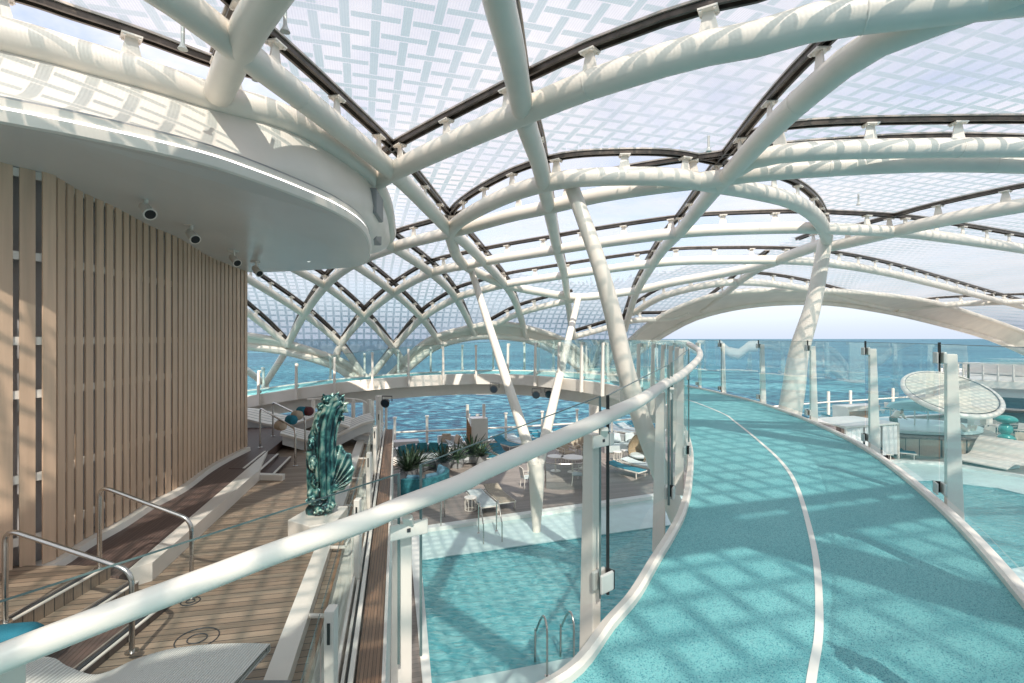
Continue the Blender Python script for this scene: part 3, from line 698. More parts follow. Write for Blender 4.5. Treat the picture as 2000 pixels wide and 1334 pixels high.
# the panels inside the oval ring are unprinted
rpoly = [(p.x, p.y) for p in rp]; f1 = []; f2 = []
for f in m_.f:
    c_ = [sum(m_.v[t][e] for t in f) / 4 for e in (0, 1)]; (f2 if inpoly(c_[0], c_[1], rpoly) else f1).append(f)
m2 = MB(); m2.v = m_.v; m2.uv = m_.uv; m2.f = f2; m2.build('clear_foil', 'clear_foil', dome, smooth=True, sharp=80)
m_.f = f1; m_.build('roof_foil', 'foil', dome, smooth=True, sharp=80)

# ------------------------------------------------------------------ funnel canopy
can = thing('funnel_canopy', (-8, 8, 2.0), 'broad white oval canopy with a light line round its edge over the slatted wall', 'canopy')
Cl = [(-14, 1.0), (-6.4, 4.1)]
Cl = [Vector((x, y, 2.13)) for x, y in Cl] + [PC(x, y) for x, y in [(0, 242), (154, 270), (307, 302), (400, 324), (471, 346), (574, 383), (656, 418), (705, 451), (720, 484), (716, 510), (690, 521), (600, 528), (480, 532)]] + [Vector((-14, 14, 1.72))]
Cs = [Vector(p) for p in smooth_pts([tuple(p) for p in Cl], 6)]
m_ = MB(); m_.add(Cs, [tuple(range(len(Cs)))]); m_.build('soffit', 'soffit', can)
def outn(L, i):
    d = L[min(len(L) - 1, i + 1)] - L[max(0, i - 1)]; d.z = 0; v = Vector((d.y, -d.x, 0)); return v.normalized()
rowsC = []
N_ = len(Cs)
def offr(dn_, dz): return [Cs[i] + outn(Cs, i) * dn_ + Vector((0, 0, dz)) for i in range(N_)]
R2 = Rs if len(Rs) == N_ else even(Rs, N_ - 1)
rowsC = [offr(0, 0), offr(.03, .02), offr(.05, .11), offr(.05, .135)]
b1 = [offr(.02, .165), offr(.02, .25), offr(-.02, .26), offr(-.02, .28)]
for t in (.06, .2, .4, .6, .8, .95):
    r_ = []
    for i in range(N_):
        a0 = b1[-1][i]; a1 = R2[i] + Vector((0, 0, -.10)); q = a0.lerp(a1, t); q = q + outn(Cs, i) * (.07 * math.sin(math.pi * t ** .7)) - Vector((0, 0, .10 * math.sin(math.pi * t))); r_.append(q)
    b1.append(r_)
m_ = MB(); m_.loft(rowsC); m_.build('edge_band', 'white', can, smooth=True)
m_ = MB(); m_.loft(b1); m_.build('fascia', 'white', can, smooth=True)
m_ = MB(); m_.loft([offr(.025, .255), offr(.012, .28)]); m_.build('shadow_gap', 'grey', can)
m_ = MB(); m_.loft([offr(.035, .137), offr(.035, .163)]); m_.build('light_strip', 'led', can)
m_ = MB(); tp = [p + Vector((0, 0, .12)) for p in R2]; m_.add(tp, [tuple(range(len(tp)))]); m_.build('top_cover', 'white', can)  # unseen cap added to stop sun coming in through the ring hole
for px, py in ((560, 469), (604, 511)):
    p = PC(px, py); m_ = MB(); m_.lathe([(.06, -.012), (.06, .01)], p, 16); m_.build('downlight', 'led', can)
# grey boxes added to stand in for the dark recess in the canopy nose
for (px, py, dd, sz) in ((731, 402, 10.6, (.24, .9, .5)), (730, 456, 11.9, (.24, .8, .42))):
    p = P(px, py, dd); m_ = MB(); m_.box(p, sz, rz=.1); m_.build('recess_standin', 'grey', can, bevel=.03)
# spotlights
def spot(px, py, lab, sc_=1.0, tilt=0.3):
    p = PC(px, py); t = thing('spotlight', p, lab, 'spotlight', 'spotlights under the canopy')
    m_ = MB(); m_.box(p + Vector((0, 0, -.035)), (.14, .2, .07)); m_.build('housing', 'white', t, bevel=.008)
    m_ = MB(); m_.box(p + Vector((.02, 0, -.13)), (.03, .05, .14)); m_.build('arm', 'white', t)
    d = (Vector((2.2, 2.4, -2.8)) - p * 0.35); d = Vector((.70, -.50, -.60)).normalized(); c_ = p + Vector((.05, -.02, -.25))
    m_ = MB(); m_.tube([c_ - d * .17, c_ - d * .13, c_ + d * .08, c_ + d * .13], [.045, .07, .078, .09], 16); h = m_.build('head', 'white', t, smooth=True)
    m_ = MB(); m_.tube([c_ + d * .131, c_ + d * .134], [.07, .07], 16); m_.build('lens', 'black', h)
spot(283, 378, 'white spotlight nearest the camera under the canopy above the slats')
spot(372, 433, 'second white spotlight along the canopy, over the middle of the slatted wall')
spot(455, 485, 'third white spotlight along the canopy, near the far end of the slats')
spot(499, 508, 'smallest white spotlight just beyond the corner of the slatted wall')

# ------------------------------------------------------------------ slatted wall
WD = [(-900, 3.4), (-600, 4.0), (-300, 4.9), (0, 6.0), (100, 6.41), (230, 7.8), (350, 9.63), (480, 13.15)]
def Wp(px):
    for (x0, y0), (x1, y1) in zip(WD, WD[1:]):
        if x0 <= px <= x1 + 1e-6: D = y0 + (y1 - y0) * (px - x0) / (x1 - x0); break
    return Vector(((px - 1000) / F * D, D, 0))
wl = [Wp(x) for x in (-900, -600, -300, 0, 60, 100, 160, 230, 290, 350, 400, 440, 480)]
wl = resample(smooth_pts([tuple(p) for p in wl], 8), .21)
FL = -2.88
wall = thing('slatted_wall', (wl[20].x, wl[20].y, FL), 'curved wall of tan upright slats on white rails below the canopy', 'wall')
def nrm(i): 
    d = (wl[min(len(wl) - 1, i + 1)] - wl[max(0, i - 1)]).normalized(); return Vector((d.y, -d.x, 0)), d
for i, p in enumerate(wl):
    q, d = nrm(i); zt = zc(p.y) + .02; R = Matrix((d, q, Vector((0, 0, 1)))).transposed()
    m_ = MB(); m_.box(p + Vector((0, 0, (zt + FL + .1) / 2)) + q * .0, (.145, .022, zt - FL - .1), ax=R); m_.build('slat', 'slat', wall)
back = [p - nrm(i)[0] * .22 for i, p in enumerate(wl)]
m_ = MB(); m_.strip([Vector((p.x, p.y, FL - .3)) for p in back], [Vector((p.x, p.y, 2.2)) for p in back]); m_.build('back_panel', 'backwall', wall, smooth=True)
for z_ in (2.0, 1.0, -.03, -.68, -1.70, -2.45):
    m_ = MB(); L = [p - nrm(i)[0] * .034 + Vector((0, 0, z_)) for i, p in enumerate(wl)]
    m_.sweep([p for p in L if z_ < zc(p.y) - .06], [(-.02, -.05), (.02, -.05), (.02, .05), (-.02, .05)]); m_.build('rail', 'white', wall)
m_ = MB(); m_.sweep([p + nrm(i)[0] * .05 + Vector((0, 0, FL + .04)) for i, p in enumerate(wl)], [(-.20, -.1), (.09, -.1), (.06, .05), (-.20, .06)]); m_.build('skirting', 'white', wall)
# end face of the house behind the slats
e0 = wl[-1]; m_ = MB(); m_.prism([(e0.x, e0.y + .05), (e0.x - .28, e0.y + .02), (-14, 13.2), (-14, 13.6)], -3.2, 1.75); m_.build('end_panel', 'backwall', wall)

# ------------------------------------------------------------------ upper teak deck
sx = lambda s, y: (s - .225 * y, y)
TK = -3.1
b = MB(); b.prism([sx(-.8, 1.0), sx(-.8, 18.5), (-16, 18.5), (-16, 1.0)], TK - .4, TK); struct('teak_deck', b, 'teak')
b = MB(); b.prism([sx(-.12, 1.0), sx(-.12, 17.3), sx(-.8, 17.3), sx(-.8, 1.0)], DK, TK - .12); struct('deck_house_side', b, 'white')
b = MB(); b.prism([sx(-.95, 1.0), sx(-.95, 17.5), sx(-1.16, 17.5), sx(-1.16, 1.0)], TK, TK + .13); struct('deck_coaming', b, 'white')
b = MB(); b.prism([sx(-.80, 1.0), sx(-.80, 17.3), sx(-.83, 17.3), sx(-.83, 1.0)], TK, TK + .03); struct('deck_edge_strip', b, 'orange')
for s0, s1, z1 in ((-.56, -.53, -3.02), (-.50, -.47, -3.06), (-.43, -.385, -3.0)):
    b = MB(); b.prism([sx(s1, 1.0), sx(s1, 17.2), sx(s0, 17.2), sx(s0, 1.0)], TK - .12, z1); struct('roof_track_rail', b, 'white')
b = MB(); b.prism([sx(-.47, 1.0), sx(-.47, 17.2), sx(-.43, 17.2), sx(-.43, 1.0)], TK - .12, -3.12); struct('rail_groove', b, 'dark')
b = MB(); b.prism([sx(-.135, 1.0), sx(-.135, 17.2), sx(-.365, 17.2), sx(-.365, 1.0)], TK - .12, -3.05); struct('teak_ledge', b, 'ledgewood')
b = MB(); b.prism([sx(-.10, 1.0), sx(-.10, 17.3), sx(-.135, 17.3), sx(-.135, 1.0)], TK - .3, -3.03); struct('ledge_trim', b, 'white')
# walkway beside the wall
b = MB(); b.prism([(-4.76, 6.2), (-6.22, 13.1), (-6.9, 16.5), (-14, 16.5), (-14, 6.2)], TK, FL); struct('walkway', b, 'brownfloor')
b = MB(); b.prism([(-4.76, 6.35), (-4.60, 6.55), (-5.52, 11.2), (-5.8, 11.9), (-6.24, 13.1)], TK, FL + .012); struct('walkway_kerb', b, 'white')
# near landing, steps with nosings
b = MB(); b.prism([(-4.86, 1.0), (-4.86, 6.2), (-14, 6.2), (-14, 1.0)], TK, -2.75); struct('teak_landing', b, 'teak')
b = MB(); b.prism([(-4.45, 1.0), (-4.45, 6.10), (-4.86, 6.2), (-4.86, 1.0)], TK, -2.90); struct('stair_tread', b, 'teak')
b = MB(); b.prism([(-3.75, 1.0), (-3.95, 6.0), (-4.45, 6.1), (-4.45, 1.0)], TK, -3.02); struct('stair_tread', b, 'brownfloor')
for x0, z_ in ((-4.86, -2.75), (-4.45, -2.90)):
    for e, m1, w_ in ((.0, 'white', .035), (-.05, 'dark', .035), (-.10, 'chan_top', .02)):
        b = MB(); b.box((x0 + e - .01, 3.6, z_ + .006), (w_, 5.0, .014)); struct('stair_nosing', b, m1)
for e, m1, w_ in ((.0, 'white', .03), (-.05, 'dark', .04), (-.1, 'chan_top', .02)):
    b = MB(); b.beam((-3.75 + e, 1.0, -3.012), (-3.95 + e, 6.0, -3.012), w_, .014); struct('stair_nosing', b, m1)
# far steps
for k_ in range(3):
    z_ = FL - .07 * k_; x1 = -5.95 + .32 * k_
    b = MB(); b.prism([(x1 + .05, 11.3), (x1 - .3, 13.0), (x1 - .62, 13.0), (x1 - .3, 11.3)], TK, z_ + .01); struct('far_stair_tread', b, 'brownfloor')
    b = MB(); b.beam((x1 + .03, 11.3, z_ + .018), (x1 - .32, 13.0, z_ + .018), .05, .016); struct('far_stair_nosing', b, 'white')
b = MB(); b.prism([(-5.52, 11.2), (-5.0, 11.15), (-5.0, 11.28), (-5.6, 11.36)], TK, TK + .12); struct('far_stair_side', b, 'white')
# round deck hatches
for px, py, r_, lab in ((385, 1247, .20, 'larger round hatch ring set in the teak planks in front of the curved lounger'), (372, 1174, .10, 'small round deck plate at the foot of the steel handrail')):
    p = PH(px, py, TK + .006); t = thing('deck_hatch', p, lab, 'deck hatch')
    for rr, nm in ((r_, 'outer_ring'), (r_ * .45, 'inner_ring')):
        m_ = MB(); m_.tube([p + Vector((rr * math.cos(a * .2618), rr * math.sin(a * .2618), 0)) for a in range(24)], .006, 6, closed=True); m_.build(nm, 'dark', t)
# ------------------------------------------------------------------ railings
def offset_path(L, d):
    out = []
    for i, p in enumerate(L):
        t = L[min(len(L) - 1, i + 1)] - L[max(0, i - 1)]; t.z = 0; s_ = Vector((t.y, -t.x, 0)).normalized(); out.append(p + s_ * d)
    return out
def at_len(L, s):
    acc = 0
    for a, c in zip(L, L[1:]):
        l = (c - a).length
        if acc + l >= s: return a.lerp(c, (s - acc) / l), (c - a).normalized()
        acc += l
    return L[-1], (L[-1] - L[-2]).normalized()
def total(L): return sum((a - c).length for a, c in zip(L, L[1:]))
def near_s(L, q):
    acc = 0; best = (1e9, 0)
    for a, c in zip(L, L[1:]):
        d = (a - q).length
        if d < best[0]: best = (d, acc)
        acc += (c - a).length
    return best[1]
def post(parent, p, d, side, h, w0=.15, w1=.075, zlo=-.4, th=.09, name='post'):
    """tapered fin standing on the outer side of the kerb"""
    q = Vector((d.y, -d.x, 0)).normalized() * side; t = Vector((d.x, d.y, 0)).normalized() * th / 2
    z0, z1 = p.z + zlo, p.z + h; a = p + q * .05; vs = []
    for z_, w_ in ((z0, w0), (z1, w1)):
        for s1, s2 in ((0, 1), (w_, 1), (w_, -1), (0, -1)): vs.append(Vector((a.x, a.y, z_)) + q * s1 + t * s2)
    m_ = MB(); m_.add(vs, [(3, 2, 1, 0), (4, 5, 6, 7), (0, 1, 5, 4), (1, 2, 6, 5), (2, 3, 7, 6), (3, 0, 4, 7)])
    return m_.build(name, 'white', parent, bevel=.006)
def clamp(parent, p, d, side, z_, small=False):
    q = Vector((d.y, -d.x, 0)).normalized() * side; t = Vector((d.x, d.y, 0)).normalized(); R = Matrix((t, q, Vector((0, 0, 1)))).transposed()
    m_ = MB(); c_ = Vector((p.x, p.y, z_))
    m_.box(c_ + q * .035, (.12, .03, .12), ax=R); m_.box(c_ - q * .03, (.12, .02, .12), ax=R); o = m_.build('clamp', 'clamp', parent, bevel=.01)
    if not small:
        m_ = MB(); m_.box(c_ - q * .005 + t * .058, (.018, .065, .115), ax=R); m_.build('gasket', 'black', o)
def fence(name, label, L, S, side, h, group=None, detail=True, cat='glass railing', gl='glass', hfun=None, w0=.15, w1=.075):
    p0, _ = at_len(L, S[len(S) // 2]); t = thing(name, p0, label, cat, group)
    for s in S:
        p, d = at_len(L, s); hh = hfun(p) if hfun else h
        post(t, p, d, side, hh - .1, w0=w0, w1=w1)
        if detail:
            clamp(t, p, d, side, p.z + hh - .14); clamp(t, p, d, side, p.z + .16)
            m_ = MB(); m_.box(Vector((p.x, p.y, p.z + hh - .04)), (.022, .022, .12), rz=math.atan2(d.y, d.x)); m_.build('joint_strip', 'black', t)
        else: clamp(t, p, d, side, p.z + hh - .14, True); clamp(t, p, d, side, p.z + .16, True)
    for s0, s1 in zip(S, S[1:]):
        pane(t, [at_len(L, s0 + .015 + (s1 - s0 - .03) * k / 4)[0] for k in range(5)], hfun or (lambda p: h), gl)
    return t
def pane(parent, pts, hf, gl='glass', zb=.12, th=.012, ztop=None):
    lo = [Vector((p.x, p.y, p.z + zb)) for p in pts]; hi = [Vector((p.x, p.y, (p.z + hf(p)) if ztop is None else ztop[i])) for i, p in enumerate(pts)]
    m_ = MB(); m_.strip(lo, hi); o = m_.build('glass_pane', gl, parent, smooth=True)
    m_ = MB(); m_.tube(hi, .0042, 4); m_.build('top_edge', 'glass_edge', o)
    return o
# right railing of the track
Lo = offset_path(Os, .08)
marks = [Vector(p) for p in ((1.95, 1.2, -1.7), (3.1, 3.0, -1.7), (4.3, 5.25, -1.7), (5.4, 7.94, -1.7), (6.07, 10.7, -1.7), (6.42, 13.5, -1.7), (6.35, 15.9, -1.7))]
S = [near_s(Lo, q) for q in marks]
fence('glass_railing', 'tall clear glass railing on tapered white posts along the right edge of the track', Lo, S, 1, 1.64, w0=.15, w1=.085)
s_ = S[-1]; S2 = []
while s_ < total(Lo) - .2: S2.append(s_); s_ += 1.62
def hbr(p):
    if p.y < 20 or p.x > 2: return 1.64
    t = min(1, max(0, (2 - p.x) / 12)); return 1.64 - .5 * t
fence('glass_railing', 'glass railing along the far outer edge of the curved footbridge', Lo, S2[0:], 1, 1.64, detail=False, hfun=hbr, gl='glass_teal', w0=.10, w1=.06)
# inner railing beyond the handrail, round the bend and over the bridge
Li = offset_path(Is, -.08)
s0 = near_s(Li, Vector((2.7, 8.0, -1.7))); S3 = []; s_ = s0
while s_ < total(Li) - .2: S3.append(s_); s_ += 1.55
fence('glass_railing', 'glass railing on the near inner edge of the curved footbridge above the pool', Li, S3, -1, 1.64, detail=False, hfun=hbr, gl='glass_teal', w0=.13, w1=.07)
# near inner railing with the white handrail
FN = [(-60, 1.62), (0, 1.7), (200, 1.85), (400, 2.03), (550, 2.2), (700, 2.4), (800, 2.55), (900, 2.7), (1000, 2.85), (1100, 3.02), (1172, 3.15), (1187, 3.2), (1254, 3.95), (1308, 4.95), (1342, 6.3), (1345, 7.9)]
def fD(px):
    for (x0, y0), (x1, y1) in zip(FN, FN[1:]):
        if x0 <= px <= x1: return y0 + (y1 - y0) * (px - x0) / (x1 - x0)
    return FN[0][1]
TOPL = [(-60, 1194), (0, 1175), (779, 925), (822, 907), (1172, 774), (1187, 772), (1308, 711), (1342, 684), (1345, 682)]
def tpy(px):
    for (x0, y0), (x1, y1) in zip(TOPL, TOPL[1:]):
        if x0 <= px <= x1: return y0 + (y1 - y0) * (px - x0) / (x1 - x0)
nf = thing('glass_railing', (0, 2.9, -1.7), 'near glass railing with a thick round white handrail crossing the foreground', 'glass railing')
for a, c, ed in ((-60, 779, 'grey'), (822, 1172, 'clamp'), (1187, 1306, 'black'), (1312, 1345, 'black')):
    xs = [a + (c - a) * k / 8 for k in range(9)]; pts = []; zt = []
    for x in xs:
        D = fD(x); pts.append(Vector(((x - 1000) / F * D, D, -1.7))); zt.append((HY - tpy(x)) / F * D)
    o = pane(nf, pts, None, 'glass', zb=.09, ztop=zt)
    for e in ((0, -1) if a != -60 else (-1,)):
        w_ = .012 if ed != 'black' else .018
        m_ = MB(); m_.beam((pts[e].x, pts[e].y, -1.6), (pts[e].x, pts[e].y, zt[e]), w_, w_); m_.build('side_edge', 'black' if (a == 1187 and e == 0) else 'glass_edge', o)
rl = [(-120, 1340, 1.52), (0, 1287, 1.62), (200, 1208, 1.78), (400, 1132, 1.97), (550, 1075, 2.13), (700, 1023, 2.33), (780, 990, 2.45), (900, 944, 2.62), (950, 918, 2.7), (1050, 874, 2.86), (1152, 829, 3.05), (1200, 806, 3.3), (1254, 780, 3.85), (1300, 749, 4.85), (1330, 733, 5.7), (1357, 709, 6.9), (1367, 695, 7.8), (1365, 685, 8.3), (1357, 679, 8.8), (1344, 672, 9.5)]
rl3 = [P(*q) for q in rl]
m_ = MB(); m_.tube(smooth_pts([tuple(p) for p in rl3], 5), .046, 18); m_.build('handrail', 'white', nf, smooth=True)
def fdir(px):
    a, c = fD(px - 8), fD(px + 8) if px + 8 <= 1345 else fD(px); p = Vector(((px - 1008) / F * a, a, 0)); q = Vector(((min(px + 8, 1345) - 1000) / F * c, c, 0)); return (q - p).normalized()
for px, h in ((-20, .60), (799, .80), (1178, 1.12), (1309, 1.19), (1343, 1.24)):
    D = fD(px); p = Vector(((px - 1000) / F * D, D, -1.7)); d = fdir(px)
    post(nf, p, d, -1, h - .02, w0=.12, w1=.08, th=.075 if px < 1300 else .06)
    if px > 1000: clamp(nf, p, d, -1, -1.50)
    zr = [ (HY - q[1]) / F * q[2] for q in rl if q[0] <= px ][-1]
    # saddle bracket under the handrail
    m_ = MB(); rr = min(rl3, key=lambda r_: abs((r_.x / r_.y) - (px - 1000) / F)); 
    zz = p.z + h - .02
    m_.box(Vector((p.x, p.y, zz - .03)), (.20 if px < 1300 else .12, .02, .08), rz=math.atan2(d.y, d.x)); m_.beam(Vector((p.x, p.y, zz)), Vector((p.x, p.y - .05, zz + .05)), .05, .03)
    m_.build('saddle', 'white', nf, bevel=.008)
    m_ = MB(); m_.box(Vector((p.x, p.y - .012, zz - .03)), (.018, .01, .018), rz=math.atan2(d.y, d.x)); m_.build('bolt', 'dark', nf)

# lower glass railing at the edge of the teak deck
lf = thing('glass_railing', sx(-.52, 8) + (TK,), 'low teal glass railing on white posts along the edge of the teak deck', 'glass railing')
y_ = 3.9 - 2.65; ps = []
while y_ < 17: ps.append(y_); y_ += 2.65
for y_ in ps:
    x_ = sx(-.50, y_)[0]; m_ = MB()
    m_.box((x_, y_, (TK - .1 - 2.0) / 2), (.075, .11, 1.1)); o = m_.build('post', 'white', lf, bevel=.008)
    m_ = MB(); m_.box((x_ - .039, y_, -2.22), (.006, .03, .16)); m_.box((x_, y_ - .057, -2.22), (.022, .008, .16)); m_.build('slot', 'black', o)
for a, c in zip(ps, ps[1:]):
    pts = [Vector((*sx(-.58, a + .04 + (c - a - .08) * k / 2), TK)) for k in range(3)]
    pane(lf, pts, lambda p: 1.02, 'glass_teal', zb=.02)
y_ = 1.9
while y_ < 17:
    x_, yy = sx(-.95, y_); m_ = MB(); m_.box((x_ + .1, yy, TK + .10), (.24, .055, .03)); m_.box((x_ + .23, yy + .05, TK + .15), (.03, .16, .05)); m_.build('hook_bracket', 'white', lf, bevel=.006); y_ += 1.82

# stainless handrails
def handrail(a_foot, c_foot, ztop_a, ztop_c, label):
    a, c = Vector(a_foot), Vector(c_foot); t = thing('stair_handrail', a, label, 'handrail', 'steel handrails at the steps')
    d = (c - a); d.z = 0; d.normalize(); r = .14
    A1, C1 = Vector((a.x, a.y, ztop_a)), Vector((c.x, c.y, ztop_c)); dd = (C1 - A1).normalized()
    pts = [a, Vector((a.x, a.y, ztop_a - r))]
    for k in range(1, 6):
        q = k / 6; pts.append((Vector((a.x, a.y, ztop_a - r)).lerp(A1, q)).lerp(A1.lerp(A1 + dd * r, q), q))
    pts.append(A1 + dd * r); pts.append(C1 - dd * r)
    for k in range(1, 6):
        q = k / 6; pts.append(((C1 - dd * r).lerp(C1, q)).lerp(C1.lerp(Vector((c.x, c.y, ztop_c - r)), q), q))
    pts += [Vector((c.x, c.y, ztop_c - r)), c]
    m_ = MB(); m_.tube(pts, .024, 14); m_.build('bar', 'steel', t, smooth=True, sharp=60)
    for f in (a, c): m_ = MB(); m_.lathe([(.06, 0), (.06, .012), (.03, .016)], f, 16); m_.build('foot_flange', 'steel', t, smooth=True)
handrail((-4.93, 6.12, -2.75), (-3.83, 6.12, TK), -1.76, -2.17, 'steel handrail beyond the near one at the top of the near steps')
handrail((-4.90, 4.95, -2.75), (-3.66, 4.93, -3.02), -1.84, -2.24, 'nearest steel handrail, at the bottom left of the near steps')
handrail(PH(508, 874, FL), PH(577, 910, TK), -1.83, -2.2, 'steel handrail at the far steps, the one nearer the camera')
handrail(PH(533, 852, FL), PH(596, 884, TK), -1.87, -2.15, 'steel handrail at the far steps, the one farther back by the daybeds')

# ------------------------------------------------------------------ statue
PT = -2.78
st = PH(632, 1000, PT)
b = MB(); b.prism([(st.x - .42, st.y - .36), (st.x + .02, st.y - .62), (st.x + .34, st.y - .42), (st.x + .30, st.y + .3), (st.x - .30, st.y + .32)], TK, PT)
tag(b.build('plinth', 'white', bevel=.015), 'low white faceted plinth under the green bronze statue', 'plinth')
sm = MB()
def blob(c, r, fold=.10, seed=0, nu=40, nv=48, twist=0, flute=9):
    c = Vector(c); rows = []
    for i in range(nu + 1):
        th = math.pi * i / nu; row = []
        for j_ in range(nv):
            ph = 2 * math.pi * j_ / nv; d = Vector((math.sin(th) * math.cos(ph), math.sin(th) * math.sin(ph), math.cos(th)))
            q = Vector((d.x * 3, d.y * 3, d.z * 1.2 + seed)); f = 1 + fold * (noise.noise(q * 1.3) * 1.6 + .55 * math.sin(flute * ph + twist * d.z * 4 + 2.5 * noise.noise(q))) * math.sin(th)
            f += fold * .7 * noise.noise(q * 3.1)
            row.append(c + Vector((d.x * r[0] * f, d.y * r[1] * f, d.z * r[2])))
        rows.append(row)
    sm.loft(rows, True)
def sp(px, py, dy=0): return P(px, py, st.y + dy)
k_ = st.y / F
spine = [(628, 1003, 24), (627, 978, 24), (622, 950, 19), (617, 915, 18), (617, 880, 18), (622, 845, 17), (629, 812, 14), (636, 790, 9)]
sp_ = smooth_pts(spine, 12); rows = []
for i, (px, py, r_) in enumerate(sp_):
    c_ = sp(px, py); row = []; hgt = i / (len(sp_) - 1)
    for j_ in range(80):
        ph = 2 * math.pi * j_ / 80; q = Vector((math.cos(ph) * 1.3, math.sin(ph) * 1.3, hgt * 9))
        f = 1 + .38 * noise.noise(q * 1.2) + .16 * noise.noise(q * 2.6)
        row.append(c_ + Vector((math.cos(ph) * r_ * k_ * f, math.sin(ph) * r_ * k_ * .85 * f, .03 * noise.noise(q * 2))))
    rows.append(row)
sm.loft(rows, True); sm.f.append(tuple(range(len(sm.v) - 80, len(sm.v)))); sm.f.append(tuple(range(79, -1, -1)))
# long smooth folds that rise on the right and curl over at the top
def fold(pts, r0, r1, dy, seed):
    q = smooth_pts([(x, y) for x, y in pts], 8); n_ = len(q); P3 = [sp(x, y, dy + .03 * math.sin(seed + i_ * .12)) for i_, (x, y) in enumerate(q)]
    rr = [(r0 + (r1 - r0) * (i_ / n_)) * k_ * (1 + .22 * noise.noise(Vector((seed, i_ * .16, 0)))) for i_ in range(n_)]; sm.tube(P3, rr, 14)
fold([(641, 985), (640, 930), (638, 880), (642, 835), (654, 795), (668, 784)], 6.5, 5, -.13, 1)
fold([(649, 980), (648, 930), (646, 880), (650, 838), (661, 803), (672, 797)], 5.5, 4.5, -.06, 2)
fold([(655, 960), (653, 920), (652, 880), (655, 845), (664, 818)], 5, 4, .0, 3)
fold([(632, 975), (630, 920), (630, 870), (636, 822), (648, 786), (660, 776)], 6, 6, -.17, 4)
fold([(604, 965), (602, 920), (604, 880), (610, 845), (621, 812)], 3.2, 5, -.05, 5)
fold([(622, 940), (624, 890), (622, 850), (629, 818), (640, 790)], 6, 5, -.16, 6)
# fan shaped lobe low on the right with radiating grooves
c0 = sp(652, 955, .06); rows = []
for i in range(33):
    a_ = -.05 + 1.62 * i / 32; rim = 1 - .10 * abs(math.sin(a_ * 9)); row = []
    for t_ in (0, .25, .5, .75, .92, 1.0):
        L_ = (26 + 66 * max(0.0, math.sin(a_)) ** 1.2) * k_ * t_ * rim; w_ = .10 * (1 - t_ ** 3) + .015
        row.append((c0 + Vector((math.cos(a_) * L_ * .85, 0, math.sin(a_) * L_)), w_ * (1 + .35 * math.cos(i * 1.57))))
    rows.append(row)
sm.loft([[p_ + Vector((0, -w_, 0)) for p_, w_ in r_] for r_ in rows] ); sm.loft([[p_ + Vector((0, w_, 0)) for p_, w_ in reversed(r_)] for r_ in rows])
for i in (0, 32): sm.loft([[p_ + Vector((0, -w_, 0)) for p_, w_ in rows[i]], [p_ + Vector((0, w_, 0)) for p_, w_ in rows[i]]])
sm.loft([[r_[-1][0] + Vector((0, -r_[-1][1], 0)) for r_ in rows], [r_[-1][0] + Vector((0, r_[-1][1], 0)) for r_ in rows]])
for (px, py, rx, rz_, dy, sd) in ((612, 905, 9, 15, -.12, 21), (609, 868, 9, 14, -.10, 22), (622, 835, 10, 14, -.12, 23), (618, 940, 9, 13, -.13, 24), (612, 975, 13, 12, -.10, 25), (640, 988, 13, 11, -.10, 26), (626, 995, 14, 9, -.14, 27),
        (641, 779, 13, 8, 0, 1), (662, 780, 10, 9, .02, 2), (670, 797, 7, 10, .03, 4), (664, 812, 5, 10, .02, 7), (628, 794, 10, 8, -.03, 5)):
    blob(sp(px, py, dy), (rx * k_, rx * k_, rz_ * k_), .30, sd, nu=20, nv=28, flute=3)
for (x0, y0, x1, y1) in ((655, 776, 663, 764), (664, 778, 674, 770), (648, 776, 650, 766), (636, 778, 630, 768), (672, 790, 682, 786), (673, 800, 681, 806), (668, 812, 671, 824), (661, 815, 660, 828)):
    sm.tube([sp(x0, y0), sp((x0 + x1) / 2, (y0 + y1) / 2), sp(x1, y1)], [.045, .028, .006], 8)
stt = sm.build('statue', 'bronze', smooth=True, sharp=180)
md = stt.modifiers.new('remesh', 'REMESH'); md.mode = 'VOXEL'; md.voxel_size = .012; md.use_smooth_shade = True
tag(stt, 'tall green patina bronze statue with upright folds and ribbed fan on white plinth', 'statue')

# ------------------------------------------------------------------ daybeds on the teak deck
def ribbon(mb, prof, w_, th, org, rz, taper=0.0):
    R = Matrix.Rotation(rz, 3, 'Z'); n_ = len(prof); vs = []
    for s_ in (-.5, .5):
        for q in (0, -th):
            for (x, z_) in prof: vs.append(Vector(org) + R @ Vector((x, s_ * w_, z_ + q)))
    fs = []
    for i in range(n_ - 1):
        a, b_, c_, d = i, n_ + i, 2 * n_ + i, 3 * n_ + i
        fs += [(a, a + 1, c_ + 1, c_), (b_, d, d + 1, b_ + 1), (a, b_, b_ + 1, a + 1), (c_, c_ + 1, d + 1, d)]
    fs += [(0, 2 * n_, 3 * n_, n_), (n_ - 1, 2 * n_ - 1, 4 * n_ - 1, 3 * n_ - 1)]
    mb.add(vs, fs)
def daybed(org, rz, label, L=2.0, w_=1.9, ph=0.0, flip=1):
    t = thing('wave_daybed', org, label, 'daybed', 'wavy daybeds on the teak deck')
    prof = [(L * (k / 24 - .5), .42 + .20 * math.sin(k / 24 * 5.2 + ph) * flip + .12 * (k / 24)) for k in range(25)]
    m_ = MB(); ribbon(m_, prof, w_, .07, org, rz); m_.build('curved_surface', 'white', t, smooth=True)
    m_ = MB(); ribbon(m_, [(x * .96, z_ - .08) for x, z_ in prof], w_ * .9, .25, org, rz); m_.build('base', 'soffit', t, smooth=True)
    R = Matrix.Rotation(rz, 3, 'Z')
    for k in range(1, 5):
        y_ = (k / 5 - .5) * w_; m_ = MB(); m_.tube([Vector(org) + R @ Vector((x, y_ + .05 * math.sin(x * 3), z_ + .001)) for x, z_ in prof], .008, 5); m_.build('seam', 'grey', t)
    return t
